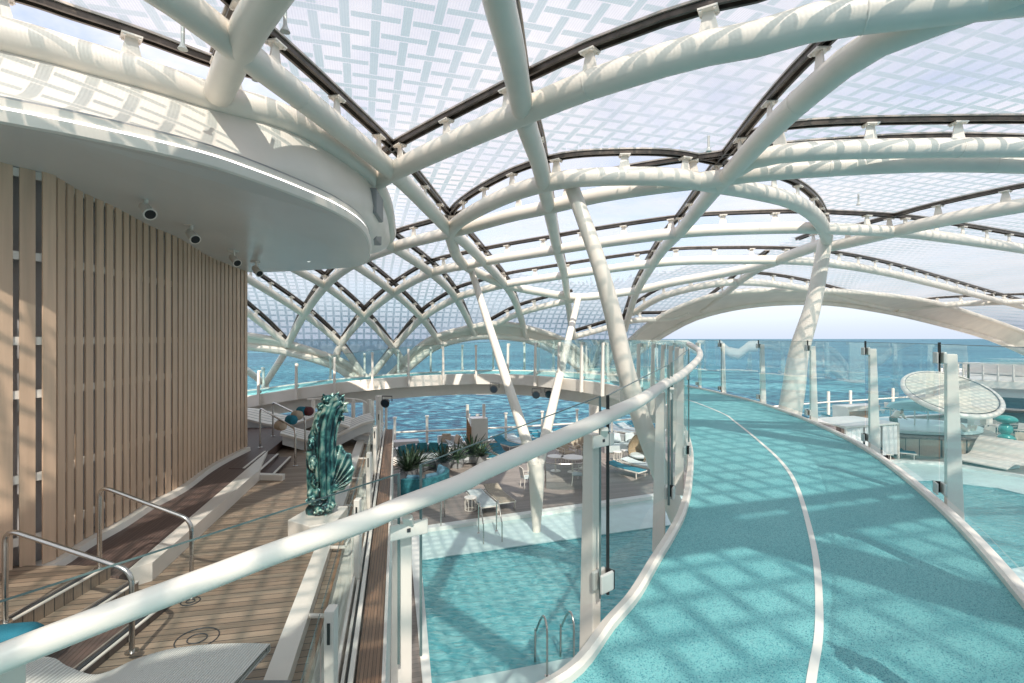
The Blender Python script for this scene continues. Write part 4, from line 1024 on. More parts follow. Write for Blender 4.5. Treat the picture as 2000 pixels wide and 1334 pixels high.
d1 = PH(545, 845, TK); daybed((d1.x - .4, d1.y + .6, TK), .15, 'wavy pale daybed beside the corner of the slatted wall', L=3.0, ph=1.2)
d2 = PH(630, 880, TK); daybed((d2.x - .15, d2.y + .9, TK), .35, 'wavy pale daybed with cushion rolls behind the statue', L=2.5, ph=2.6, w_=1.5)
d3 = PH(690, 868, TK); daybed((d3.x - .15, d3.y + .6, TK), .2, 'wavy pale daybed right of the statue by the white coaming', L=1.7, ph=.4, w_=1.5)
def roll(c, r, L, rz, m1, label, up=0):
    c = Vector(c); d = Vector((math.cos(rz), math.sin(rz), up)).normalized(); m_ = MB(); pts = []; rs = []
    for k in range(13): 
        t = -1 + k / 6; pts.append(c + d * t * L / 2); rs.append(r * (1 - abs(t) ** 6) ** .5 * .97 + .002)
    m_.tube(pts, rs, 20); o = m_.build('cushion_roll', m1, smooth=True, sharp=180); tag(o, label, 'cushion', 'cushion rolls on the daybeds')
for px, py, m1, lab in ((548, 831, 'beige_fabric', 'tan cushion roll at the near end of the row by the statue'), (569, 820, 'teal_light', 'turquoise cushion roll, second from the near end by the statue'), (580, 811, 'beige_fabric', 'small tan cushion roll between the two turquoise ones'), (590, 803, 'teal_light', 'smaller turquoise cushion roll farther back beside the daybeds'), (601, 803, mat('maroon_fabric', (.11, .03, .035), .85), 'dark maroon cushion roll at the far end of the row')):
    roll(P(px, py, 12.9 + (831 - py) * .03), .125, .30, -.5, m1, lab)
# big woven lounger in the foreground
wprof = [(-60, 1285), (0, 1288), (95, 1283), (130, 1300), (178, 1317), (215, 1310), (263, 1288), (330, 1268), (400, 1259), (470, 1256), (528, 1257)]
Dl = 4.25
t = thing('curved_lounger', P(250, 1400, 3.6), 'large pale woven lounger with a wave shape at the bottom left', 'lounger')
wp = smooth_pts([tuple(P(x, y, Dl)) for x, y in wprof], 4)
m_ = MB(); rows = []
for dy_, dz_, dx_ in ((0, 0, 0), (-.5, .01, -.03), (-1.0, .0, -.08), (-1.5, -.02, -.15), (-1.9, -.03, -.2)):
    rows.append([Vector((x + dx_ * (k / len(wp)), y + dy_, z_ + dz_)) for k, (x, y, z_) in enumerate(wp)])
m_.loft(rows); m_.loft([[p - Vector((0, 0, .06)) for p in r_] for r_ in rows]); m_.loft([rows[0], [p - Vector((0, 0, .06)) for p in rows[0]]])
def weave_mat():
    m, t_, b_ = new_mat('woven_mesh'); o = pos(t_); s_ = N(t_, 'ShaderNodeTexWave', wave_type='BANDS', bands_direction='X'); s_.inputs['Scale'].default_value = 14; s_.inputs['Distortion'].default_value = .2
    t_.links.new(o, s_.inputs['Vector']); t_.links.new(ramp(t_, s_.outputs[0], [(0.2, (.50, .48, .44)), (.8, (.70, .68, .62))]), b_.inputs['Base Color']); b_.inputs['Roughness'].default_value = .8
    bp = N(t_, 'ShaderNodeBump'); bp.inputs['Strength'].default_value = .5; bp.inputs['Distance'].default_value = .01; t_.links.new(s_.outputs[0], bp.inputs['Height']); t_.links.new(bp.outputs[0], b_.inputs['Normal']); return m
M['weave'] = weave_mat()
m_.build('woven_surface', 'weave', t, smooth=True)
m_ = MB(); rb = [[Vector((p.x, p.y, p.z - .07)) for p in rows[0]], [Vector((p.x * .99, p.y - .15, TK + .02)) for p in rows[0]]]; 
e = rows[0][-1]; m_.box((e.x - .22, e.y - .75, TK + .12), (.75, 1.6, .22)); m_.build('dark_base', 'grey', t)
roll(P(18, 1256, 4.55), .16, .5, .2, 'teal_light', 'large turquoise cushion roll at the left edge beside the woven lounger')
# ------------------------------------------------------------------ pool deck furniture
def R3(rz): return Matrix.Rotation(rz, 3, 'Z')
def loc_mb(): return MB()
def place(mb, org, rz):
    R = R3(rz); mb.v = [tuple(Vector(org) + R @ Vector(v)) for v in mb.v]; return mb
class Kit:
    """collects parts in local coordinates, then links them under one empty"""
    def __init__(s, name, org, rz, label, cat, group=None):
        s.org = Vector(org); s.rz = rz; s.t = thing(name, org, label, cat, group)
    def part(s, name, mb, m, smooth=False, bevel=0, parent=None):
        return place(mb, s.org, s.rz).build(name, m, parent or s.t, smooth=smooth, bevel=bevel)
def lounger(org, rz, fab, label, group=None, back=.38, L=1.95, W=.66):
    k = Kit('sun_lounger', org, rz, label, 'sun lounger', group)
    m = MB(); h = .30
    for sy in (-1, 1):
        m.beam((-L / 2, sy * W / 2, h), (L / 2, sy * W / 2, h), .035, .05)
    for x in (-L / 2, -.1, L / 2): m.beam((x, -W / 2, h), (x, W / 2, h), .035, .04)
    k.part('frame', m, 'white')
    for sx_ in (-L / 2 + .12, L / 2 - .12):
        for sy in (-1, 1):
            m = MB(); m.box((sx_, sy * W / 2, h / 2), (.04, .04, h)); k.part('leg', m, 'white')
    m = MB(); m.box((-.32, 0, h + .03), (L - .66, W - .04, .05)); k.part('seat', m, fab, bevel=.01)
    a = back; m = MB(); ax = Matrix.Rotation(-a, 3, 'Y'); m.box(Vector((L / 2 - .66, 0, h + .03)) + ax @ Vector((.33, 0, 0)), (.68, W - .04, .05), ax=ax); k.part('backrest', m, fab, bevel=.01)
    return k.t
GL = {}
def L_at(px, py, rz, fab, label, **kw): return lounger(PH(px, py, DK), rz, fab, label, 'sun loungers on the pool deck', **kw)
up = math.radians
L_at(941, 990, up(112), 'pale_fabric', 'pale sun lounger with a teal headrest end beside the white stool', back=.1)
L_at(974, 982, up(112), 'sand', 'beige sun lounger to the right of the pale one at the pool edge', back=.25)
L_at(1222, 926, up(130), 'teal_light', 'bright teal sun lounger left of the pair beside the wicker chair', back=.15)
L_at(1250, 918, up(130), 'pale_fabric', 'pale teal sun lounger right of the pair beside the wicker chair', back=.15)
for i, (px, py, fab, lab) in enumerate(((895, 878, 'pale_fabric', 'pale raised lounger by the rail, left of the white cabinet'), (988, 872, 'teal_light', 'teal lounger by the rail beside the small white table'), (1012, 868, 'pale_fabric', 'pale lounger by the rail between two teal ones'), (1036, 864, 'teal_light', 'teal lounger by the rail just right of the leaning white column'),
        (1060, 861, 'teal_light', 'teal lounger by the rail between the two branches of the forked column'), (1085, 858, 'pale_fabric', 'pale lounger by the rail behind the right branch of the forked column'), (1212, 846, 'pale_fabric', 'pale lounger by the rail, left of three seen through the glass'), (1232, 843, 'pale_fabric', 'pale lounger by the rail, middle of three seen through the glass'), (1252, 840, 'teal_light', 'teal lounger by the rail, right of three seen through the glass'))):
    L_at(px, py + 4, up(128), fab, lab, back=.45, W=.75)
for i, (px, py, fab, lab) in enumerate(((1106, 856, 'teal_light', 'teal lounger by the rail just right of the forked column'), (1128, 853, 'pale_fabric', 'pale lounger by the rail right of the forked column, before the beige chairs'), (1150, 851, 'teal_light', 'teal lounger by the rail straight behind the beige chairs'), (1172, 849, 'pale_fabric', 'pale lounger by the rail behind the tall glass post'))):
    L_at(px, py + 4, up(128), fab, lab, back=.45, W=.75)
for px, py, fab, lab in ((1700, 800, 'pale_fabric', 'pale lounger by the rail just right of the wooden bar'), (1718, 799, 'teal_light', 'teal lounger by the rail right of the wooden bar'), (1830, 800, 'pale_fabric', 'pale lounger by the rail behind the disc canopy')):
    L_at(px, py + 6, up(150), fab, lab, back=.4, W=.8)
for px, py, lab in ((948, 892, 'teal lounger in the second row, left one behind the white handrail'), (978, 889, 'teal lounger in the second row, right one behind the white handrail')):
    L_at(px, py + 6, up(115), 'teal_light', lab, back=.5)
for px, py, fab, lab in ((1592, 826, 'teal_light', 'teal striped lounger in the row behind the white cabana, leftmost'), (1612, 824, 'pale_fabric', 'pale lounger in the row behind the white cabana, between teal ones'), (1632, 822, 'teal_light', 'teal striped lounger in the row behind the white cabana, by the wooden bar'),
        (1722, 886, 'teal_light', 'teal lounger at the foot of the white cabana by the glass'), (1745, 892, 'teal_light', 'teal lounger on the open deck between cabana and pool'), (1772, 880, 'pale_fabric', 'pale lounger by the curved timber tub'), (1700, 893, 'pale_fabric', 'pale lounger just behind the second nearest white railing post')):
    L_at(px, py, up(150), fab, lab, back=.3)
def stool(px, py, label):
    k = Kit('side_table', PH(px, py, DK), 0, label, 'side table', 'small round side tables')
    m = MB(); m.lathe([(.24, .46), (.24, .49)], n=20); k.part('top', m, 'white')
    for q in range(10):
        a = q * .6283; m = MB(); m.tube([(.22 * math.cos(a), .22 * math.sin(a), 0), (.22 * math.cos(a), .22 * math.sin(a), .46)], .012, 6); k.part('rod', m, 'white')
    m = MB(); m.tube([(.22 * math.cos(q * .5236), .22 * math.sin(q * .5236), .02) for q in range(12)], .012, 6, closed=True); k.part('base_ring', m, 'white')
stool(919, 996, 'round white rod side table beside the pale lounger at the pool'); stool(965, 868, 'white side table by the rail left of the teal lounger'); stool(1206, 900, 'white slatted side table in front of the grey sofa'); stool(1222, 897, 'second white slatted side table by the grey sofa'); stool(1103, 905, 'white side table behind the curved glass screen')
def sofa(org, rz, label, r=1.25, fab='soffit', cush='teal_fabric', n=4, span=2.2, grp=None):
    k = Kit('curved_sofa', org, rz, label, 'sofa', grp)
    def arcm(r0, r1, z0, z1):
        m = MB(); A_ = [(-span / 2 + span * i / 16) for i in range(17)]
        rows = [[Vector((-r_ * math.cos(a) + r * .6, r_ * math.sin(a), z_)) for a in A_] for r_, z_ in ((r0, z0), (r0, z1), (r1, z1), (r1, z0), (r0, z0))]
        m.loft(rows); m.f.append(tuple(range(0, 17 * 4, 17))); m.f.append(tuple(range(16, 17 * 4, 17))[::-1]); return m
    k.part('seat', arcm(r * .45, r * .95, .05, .42), 'pale_fabric', smooth=True); k.part('backrest', arcm(r * .95, r * 1.12, .0, .80), fab, smooth=True)
    for i in range(n):
        a = -span / 2 + span * (i + .5) / n; ax = R3(math.pi - a) @ Matrix.Rotation(.25, 3, 'Y'); m = MB(); m.box((-r * .86 * math.cos(a) + r * .6, r * .86 * math.sin(a), .68), (.16, .52, .50), ax=ax); o = k.part('cushion', m, cush, bevel=.05)
    return k.t
sofa(PH(826, 902, DK), up(-75), 'curved pale sofa with teal cushions by the sea rail', r=1.6, n=5)
sofa(PH(842, 962, DK), up(150), 'round sofa all in teal fabric just behind the white handrail', r=1.2, fab='teal_fabric', cush='bluegrey', n=4, span=2.8)
sofa(PH(1212, 880, DK), up(-60), 'curved grey sofa seen through the glass beside the wicker chair', r=1.3, fab='grey', cush='pale_fabric', n=3)
sofa(PH(880, 880, DK), up(-120), 'white curved sofa back between the teal cushions and the pale lounger', r=.9, n=2, cush='beige_fabric')
def planter(px, py, label, h=.9, n=26, box=True):
    k = Kit('agave_planter', PH(px, py, DK), random.random() * 6, label, 'plant', 'agaves between the sofas')
    m = MB(); m.lathe([(.32, 0), (.40, .42), (.36, .42), (.34, .38)], n=20); k.part('pot', m, 'grey', smooth=True)
    m = MB()
    for i in range(n):
        a = i * 2.4; e = .25 + 1.1 * (i / n); L = h * (1.0 - .25 * random.random()); bend = .35 * random.random()
        p0 = Vector((.05 * math.cos(a), .05 * math.sin(a), .38)); d = Vector((math.cos(a) * math.sin(e), math.sin(a) * math.sin(e), math.cos(e))); sd = Vector((-math.sin(a), math.cos(a), 0)); ps_ = []
        for q in range(6):
            t = q / 5; ps_.append((p0 + d * L * t - Vector((0, 0, bend * t * t * L)), .045 * (1 - t) ** .7 * (1 + 1.2 * t) + .002))
        o = len(m.v)
        for p_, w_ in ps_: m.v += [tuple(p_ - sd * w_ + Vector((0, 0, .02))), tuple(p_), tuple(p_ + sd * w_ + Vector((0, 0, .02)))]
        for q in range(5):
            b_ = o + q * 3; m.f += [(b_, b_ + 1, b_ + 4, b_ + 3), (b_ + 1, b_ + 2, b_ + 5, b_ + 4)]
    k.part('leaves', m, 'leaf'); return k
planter(797, 935, 'large dark agave nearest the white column, left of the teal sofa', 1.45, 44)
planter(812, 925, 'dark bushy agave half behind the one by the white column', 1.25, 40)
planter(866, 918, 'spiky agave right of the teal sofa behind the handrail', 1.2, 34)
planter(892, 912, 'agave in the middle of the row behind the handrail', 1.15, 34)
planter(922, 902, 'tall agave standing in front of the white cabinet', 1.5, 40)
planter(940, 905, 'agave at the right end of the row below the cabinet', 1.1, 34)
# low planting wall
b = MB(); q0 = PH(780, 950, DK); b.tube([PH(x, y, DK) + Vector((0, 0, .2)) for x, y in ((775, 945), (800, 930), (840, 915), (880, 905), (930, 905))], .22, 8)
tag(b.build('planter_trough', 'grey', smooth=True), 'low grey curved trough holding the row of agaves', 'planter')
def chair(px, py, rz, label, fab='white', back='white', h=.44, grp='chairs on the pool deck'):
    k = Kit('deck_chair', PH(px, py, DK), rz, label, 'chair', grp)
    for sx_ in (-1, 1):
        for sy in (-1, 1): m = MB(); m.tube([(sx_ * .24, sy * .24, 0), (sx_ * .2, sy * .22, h)], .015, 6); k.part('leg', m, 'white')
    m = MB(); m.box((0, 0, h + .02), (.48, .48, .05)); k.part('seat', m, fab, bevel=.01)
    m = MB(); ax = Matrix.Rotation(-.2, 3, 'Y'); m.box((-.27, 0, h + .27), (.03, .46, .42), ax=ax); k.part('backrest', m, back, bevel=.01)
    m = MB()
    for sy in (-1, 1): m.tube([(.2, sy * .25, h), (.2, sy * .25, h + .2), (-.22, sy * .25, h + .22)], .013, 6)
    k.part('armrests', m, 'white'); return k.t
for px, py, rz, fab, lab in ((1030, 948, 20, 'pale_fabric', 'white chair left of the forked column base'), (1044, 938, 60, 'pale_fabric', 'white chair directly behind the forked column'), (1128, 942, 170, 'pale_fabric', 'white chair right of the curved glass screen'), (1142, 930, 150, 'white', 'white chair beside the round table, nearer the pool'), (1156, 928, 200, 'white', 'white chair partly behind the tall glass post'),
        (1124, 890, -70, 'beige_fabric', 'beige slung armchair, left of the front beige pair'), (1141, 893, -70, 'beige_fabric', 'beige slung armchair in the middle of the beige group'), (1158, 897, -70, 'beige_fabric', 'beige slung armchair, right of the front beige pair'), (1133, 876, -70, 'beige_fabric', 'beige armchair in the back row, left'), (1150, 879, -70, 'beige_fabric', 'beige armchair in the back row, right'), (1112, 880, -70, 'beige_fabric', 'beige slung armchair at the left end of the back row of the beige group'), (1107, 900, -60, 'beige_fabric', 'beige slung armchair beside the round table, nearest the forked column'), (1098, 888, -30, 'wicker', 'wicker seated chair left of the beige group'),
        (1736, 802, 30, 'white', 'white chair near the sea rail, left of the patio pair'), (1756, 804, 150, 'white', 'white chair near the sea rail, right of the patio pair'),
        (1944, 842, 20, 'white', 'white chair left of the teal ball sculpture'), (1990, 850, 190, 'white', 'white chair at the right edge beside the balls'), (1932, 856, 60, 'white', 'white chair beneath the disc canopy'), (1916, 846, 120, 'white', 'white chair behind the disc canopy column'), (1978, 836, 200, 'white', 'white chair behind the teal ball sculpture'), (1996, 872, 240, 'beige_fabric', 'beige seated chair at the right edge behind the white wave chair')):
    t_ = chair(px, py + 4, up(rz), lab, fab, 'white' if fab != 'beige_fabric' else fab)
    if fab == 'beige_fabric' and px < 1300: t_.scale = (1.3, 1.3, 1.25)
def table(px, py, r, label):
    k = Kit('round_table', PH(px, py, DK), 0, label, 'table'); m = MB(); m.lathe([(r, .70), (r + .01, .72), (r, .74)], n=28); k.part('top', m, 'white')
    m = MB(); m.lathe([(.25, 0), (.24, .03), (.04, .05), (.04, .70)], n=16); k.part('pedestal', m, 'white', smooth=True)
table(1118, 922, .55, 'round white table behind the curved glass screen'); table(1085, 920, .4, 'small round white table between the screen and the column'); table(1955, 852, .5, 'round white table left of the teal balls')
# curved glass screen
k = Kit('glass_screen', PH(1102, 952, DK), 0, 'curved frameless glass screen with steel posts by the round table', 'glass screen')
pts = [Vector((.85 * math.sin(a), -.35 * math.cos(a), 0)) for a in [(-1.3 + 2.6 * i / 12) for i in range(13)]]
m = MB(); m.strip(pts, [p + Vector((0, 0, 1.1)) for p in pts]); k.part('glass_pane', m, 'glass_teal', smooth=True)
m = MB(); m.tube([p + Vector((0, 0, 1.1)) for p in pts], .02, 8); k.part('top_rail', m, 'steel', smooth=True)
for p in (pts[0], pts[-1]): m = MB(); m.tube([p, p + Vector((0, 0, 1.9))], .03, 8); k.part('post', m, 'steel', smooth=True)
# wicker egg chair
k = Kit('egg_chair', PH(1247, 905, DK), 0, 'striped wicker egg chair seen through the glass next to the loungers', 'chair')
m = MB(); rows = []
for i in range(15):
    z_ = .05 + i * .10; r_ = .55 * math.sin(math.pi * (.12 + .80 * i / 14)) ** .7
    rows.append([Vector((r_ * math.cos(a), r_ * math.sin(a), z_)) for a in [(-1.15 + j_ * .262 + 0) for j_ in range(18)]])
m.loft(rows); k.part('shell', m, 'wicker', smooth=True)
for i in range(4): m = MB(); z_ = .3 + i * .28; m.tube([(.56 * math.cos(a), .56 * math.sin(a), z_) for a in [(-1.15 + j_ * .262) for j_ in range(18)]], .025, 6); k.part('band', m, 'dark')
m = MB(); m.lathe([(.45, .35), (.47, .42), (.40, .5)], n=20); k.part('seat', m, 'pale_fabric', smooth=True)

# sea rail with tall posts, cabinets
RL = [PH(x, y, -5.35) for x, y in ((560, 855), (765, 845), (1150, 825), (1570, 789), (1690, 781), (1800, 774), (1990, 764))]
RL = even(smooth_pts([tuple(p) for p in RL], 8), 60)
rail = thing('sea_rail', (RL[20].x, RL[20].y, DK), 'long white tubular rail with tall posts along the ship side', 'railing')
m = MB(); m.tube(RL, .055, 8); m.build('top_rail', 'white', rail, smooth=True)
for z_ in (-5.75, -6.1): m = MB(); m.tube([Vector((p.x, p.y, z_)) for p in RL], .012, 5); m.build('wire', 'clamp', rail)
for px in (610, 690, 771, 834, 915, 933, 988, 1059, 1127, 1195, 1262, 1618, 1661, 1704, 1744, 1790, 1850, 1915, 1975):
    q = min(RL, key=lambda p: abs(p.x / p.y - (px - 1000) / F)); x_ = (px - 1000) / F * q.y
    m = MB(); m.tube([(x_, q.y, DK), (x_, q.y, -4.55)], .075 if px < 1500 else .12, 8); m.lathe([(.12, 0), (.12, .08)], (x_, q.y, -4.55), 10); m.build('post', 'white', rail, smooth=True)
b = MB(); b.prism([xy(-14, 30.4), xy(70, 30.4), xy(70, 30.9), xy(-14, 30.9)], DK, DK + .22); struct('deck_edge', b, 'white')
k = Kit('rail_cabinet', PH(930, 884, DK), up(15), 'tall white cabinet with a slanted wood side standing by the sea rail', 'cabinet')
m = MB(); m.prism([(-.35, -.4), (.6, -.4), (.6, .4), (-.35, .4)], 0, 2.0); k.part('body', m, 'white', bevel=.02)
m = MB(); m.add([(-.62, -.45, .5), (-.36, -.45, .5), (-.36, -.45, 1.5), (-.62, -.45, 2.1), (-.62, -.35, .5), (-.36, -.35, .5), (-.36, -.35, 1.5), (-.62, -.35, 2.1)], [(0, 1, 2, 3), (7, 6, 5, 4), (0, 4, 5, 1), (1, 5, 6, 2), (2, 6, 7, 3), (3, 7, 4, 0)]); k.part('wood_side', m, 'orange')
for dx_ in (-.5, .45): m = MB(); m.tube([(dx_, 0, 2.0), (dx_, 0, 2.75)], .09, 8); k.part('pipe', m, 'white', smooth=True)
b = MB(); q = PH(768, 905, DK); b.box((q.x + .1, q.y + 1.4, DK + .45), (1.9, .7, .9), rz=.25); tag(b.build('locker', 'backwall', bevel=.02), 'pale mauve locker beside the white column left of the teal cushions', 'locker')
# support column of the footbridge
b = MB(); q = PH(741, 978, DK); b.tube([q, (q.x, q.y, -2.3)], .15, 16); b.lathe([(.26, 0), (.26, .05)], q, 16)
tag(b.build('bridge_column', 'white', smooth=True), 'upright white round column under the footbridge right of the statue', 'column')
b = MB(); q = PH(741, 978, DK); b.tube([(q.x + .32, q.y - .2, DK), (q.x + .32, q.y - .2, -2.6)], .05, 10); tag(b.build('downpipe', 'white', smooth=True), 'slim white downpipe next to the white round column', 'pipe')
# bridge floodlights
for px, py, lab in ((966, 757, 'black floodlight under the footbridge left of the leaning column'), (1048, 768, 'small black floodlight between the two branches under the footbridge'), (1073, 767, 'black floodlight under the footbridge near the right branch of the forked column'), (756, 784, 'black floodlight on the white round column')):
    p = P(px, py, 22.6 if px > 800 else 19.8); k = Kit('floodlight', p, up(-100), lab, 'floodlight', 'floodlights under the footbridge')
    m = MB(); m.tube([(-.02, 0, 0), (.18, 0, -.05), (.2, 0, -.055)], [.10, .17, .18], 14); k.part('head', m, 'dark', smooth=True); m = MB(); m.tube([(.201, 0, -.056), (.21, 0, -.058)], .14, 14); k.part('lens', m, 'window')
    m = MB(); m.tube([(0, -.2, 0), (0, -.2, .2), (0, .2, .2), (0, .2, 0)], .02, 6); k.part('bracket', m, 'dark')
# pool ladders
def ladder(px, py, rz, label, w_=.56):
    k = Kit('pool_ladder', PH(px, py, DK), rz, label, 'pool ladder')
    for sy in (-1, 1):
        pts = [(-.32, sy * w_ / 2, 0), (-.32, sy * w_ / 2, .82), (-.28, sy * w_ / 2, .98), (-.18, sy * w_ / 2, 1.06), (-.02, sy * w_ / 2, .98), (.30, sy * w_ / 2, .55), (.36, sy * w_ / 2, .40), (.38, sy * w_ / 2, -1.2)]
        m = MB(); m.tube(smooth_pts(pts, 3), .022, 10); k.part('side_bar', m, 'steel', smooth=True)
        m = MB(); m.lathe([(.055, 0), (.05, .02)], (-.32, sy * w_ / 2, 0), 12); k.part('foot_flange', m, 'steel')
    for z_ in (-.25, -.55, -.85): m = MB(); m.box((.38, 0, z_), (.09, w_, .03)); k.part('step', m, 'grey')
ladder(1083, 1296, up(90 + 17), 'steel pool ladder on the near pool edge beside the running track', .56)
ladder(957, 1046, up(-90 + 17), 'steel pool ladder on the far pool edge by the sun loungers', .62)
k = Kit('pool_grab_rail', PH(865, 1018, DK), 0, 'single upright steel grab rail on the pale ledge at the left of the far ladder', 'grab rail'); m = MB(); m.tube([(0, -.5, -.1), (0, -.5, .9), (0, -.4, 1.0), (0, .35, 1.0), (0, .45, .9), (0, .45, 0)], .022, 8); k.part('bar', m, 'steel', smooth=True)
# ---- right side
def cabana():
    k = Kit('cabana', PH(1660, 890, DK), up(17), 'low white fabric cabana behind the glass railing of the track', 'cabana')
    W_, D_, H = 3.7, 2.6, 1.85
    for sx_ in (-1, 1):
        for sy in (-1, 1): m = MB(); m.box((sx_ * W_ / 2, sy * D_ / 2, H / 2), (.09, .09, H)); k.part('post', m, 'white')
    m = MB(); m.prism([(-W_ / 2 - .06, -D_ / 2 - .06), (W_ / 2 + .06, -D_ / 2 - .06), (W_ / 2 + .06, D_ / 2 + .06), (-W_ / 2 - .06, D_ / 2 + .06)], H, H + .09); k.part('roof', m, 'white', bevel=.02)
    for i in range(3):
        x0 = -W_ / 2 + .1 + i * W_ / 3; rows = []
        for z_ in (.25, .9, H - .04): rows.append([Vector((x0 + (W_ / 3 - .12) * j_ / 20, -D_ / 2 + .03 * math.sin(j_ * 1.3), z_)) for j_ in range(21)])
        m = MB(); m.loft(rows); k.part('curtain', m, 'soffit', smooth=True)
    m = MB(); m.box((W_ / 2 - .03, 0, 1.0), (.03, D_ - .2, 1.5)); k.part('side_curtain', m, 'white')
cabana()
k = Kit('bar_counter', PH(1672, 826, DK), up(17), 'white topped wooden bar counter near the rail behind the cabana', 'bar')
m = MB(); m.box((0, 0, .5), (3.2, 1.0, 1.0)); k.part('wood_front', m, 'orange'); m = MB(); m.box((0, 0, 1.2), (3.4, 1.2, .38)); k.part('counter', m, 'white', bevel=.02)
m = MB(); m.box((-1.65, -.1, .65), (.12, 1.3, 1.3)); k.part('end_panel', m, 'white')
# striped towels / mat beds behind the cabana
# disc canopy on a forked column
cD = P(1856, 768, 27.2)
k = Kit('disc_canopy', (cD.x, cD.y, DK), 0, 'large tilted oval white canopy on a forked column over the round tub', 'canopy')
def disc_pt(a, r, dz=0): return cD + Vector((2.0 * .76 * math.cos(a) * r + 2.4 * .65 * math.sin(a) * r, -2.0 * .65 * math.cos(a) * r + 2.4 * .76 * math.sin(a) * r, -.45 * math.cos(a) * r + .80 * math.sin(a) * r + dz))
ang = [q * math.pi / 24 for q in range(48)]
m = MB(); m.tube([disc_pt(a, 1) for a in ang], .13, 10, closed=True); m.build('rim', 'white', k.t, smooth=True)
m = MB(); m.loft([[disc_pt(a, .94, .06) for a in ang], [disc_pt(a, .5, .13) for a in ang], [disc_pt(a, .02, .16) for a in ang]], True); m.build('membrane', mat('cream_membrane', (.70, .66, .56), .6, bump=.1, bscale=3), k.t, smooth=True)
m = MB(); m.tube([disc_pt(a, .955, .10) for a in ang], .02, 6, closed=True); m.build('edge_cord', 'dark', k.t)
fb = PH(1897, 884, DK); fj = Vector((fb.x, fb.y, DK + 1.7))
m = MB(); m.tube([fb, Vector((fb.x, fb.y, DK + 1.0)), fj, disc_pt(-.25, .85)], [.22, .2, .17, .13], 14); m.build('column', 'white', k.t, smooth=True)
m = MB(); m.tube([Vector((fb.x, fb.y, DK + 1.0)), disc_pt(-1.9, .8)], [.14, .10], 12); m.build('branch', 'white', k.t, smooth=True)
m = MB(); m.tube([Vector((fb.x, fb.y, DK + 1.0)), disc_pt(.5, .8)], [.14, .10], 12); m.build('branch', 'white', k.t, smooth=True)
# loudspeakers beneath
for px, lab in ((1902, 'grey box loudspeaker hanging left under the disc canopy'), (1926, 'cream box loudspeaker hanging right under the disc canopy')):
    p = P(px, 818, 27.0); b = MB(); b.box(p, (.42, .35, .62), rz=.2); b.beam(p + Vector((0, 0, .3)), p + Vector((0, 0, .75)), .05, .05); tag(b.build('loudspeaker', 'white' if px > 1910 else 'soffit', bevel=.02), lab, 'loudspeaker')
# round timber tub
tc_ = PH(1815, 880, DK); tc_ = Vector((tc_.x, tc_.y + 1.2, DK))
k = Kit('timber_tub', tc_, 0, 'wide round raised tub clad in pale timber with a pale blue rim', 'tub')
m = MB(); m.lathe([(3.9, 0), (3.9, .95)], n=48, sx=1, sy=.75); k.part('timber_side', m, plank_mat('pale_timber', (.42, .32, .23), (.56, .44, .33), .25, 0, .06))
m = MB(); m.lathe([(4.0, .95), (4.1, 1.02), (4.0, 1.1), (3.3, 1.1), (3.2, .9)], n=48, sx=1, sy=.75); k.part('rim', m, 'pooldeck', smooth=True)
m = MB(); m.lathe([(3.5, 1.15), (3.5, 1.32), (3.35, 1.32)], n=48, sy=.75); k.part('glass_rim', m, 'marble', smooth=True)
k2 = Kit('timber_platform', PH(1745, 872, DK), up(17), 'lower timber sided platform beside the cabana', 'platform')
m = MB(); m.box((0, 1.2, .45), (3.6, 2.2, .9)); k2.part('timber_side', m, 'pooldeck'); m = MB(); m.box((0, 1.2, .93), (3.7, 2.3, .06)); k2.part('top', m, 'beige_fabric')
for px, py, lab in ((1752, 884, 'steel handrail at the left steps of the timber tub'), (1872, 900, 'steel handrail at the right steps of the timber tub')):
    k = Kit('tub_handrail', PH(px, py, DK), up(70), lab, 'handrail', 'handrails of the timber tub'); m = MB(); m.tube([(0, 0, 0), (0, 0, .9), (.1, 0, 1.0), (.9, 0, 1.35), (1.0, 0, 1.3), (1.0, 0, .6)], .028, 8); k.part('bar', m, 'steel', smooth=True)
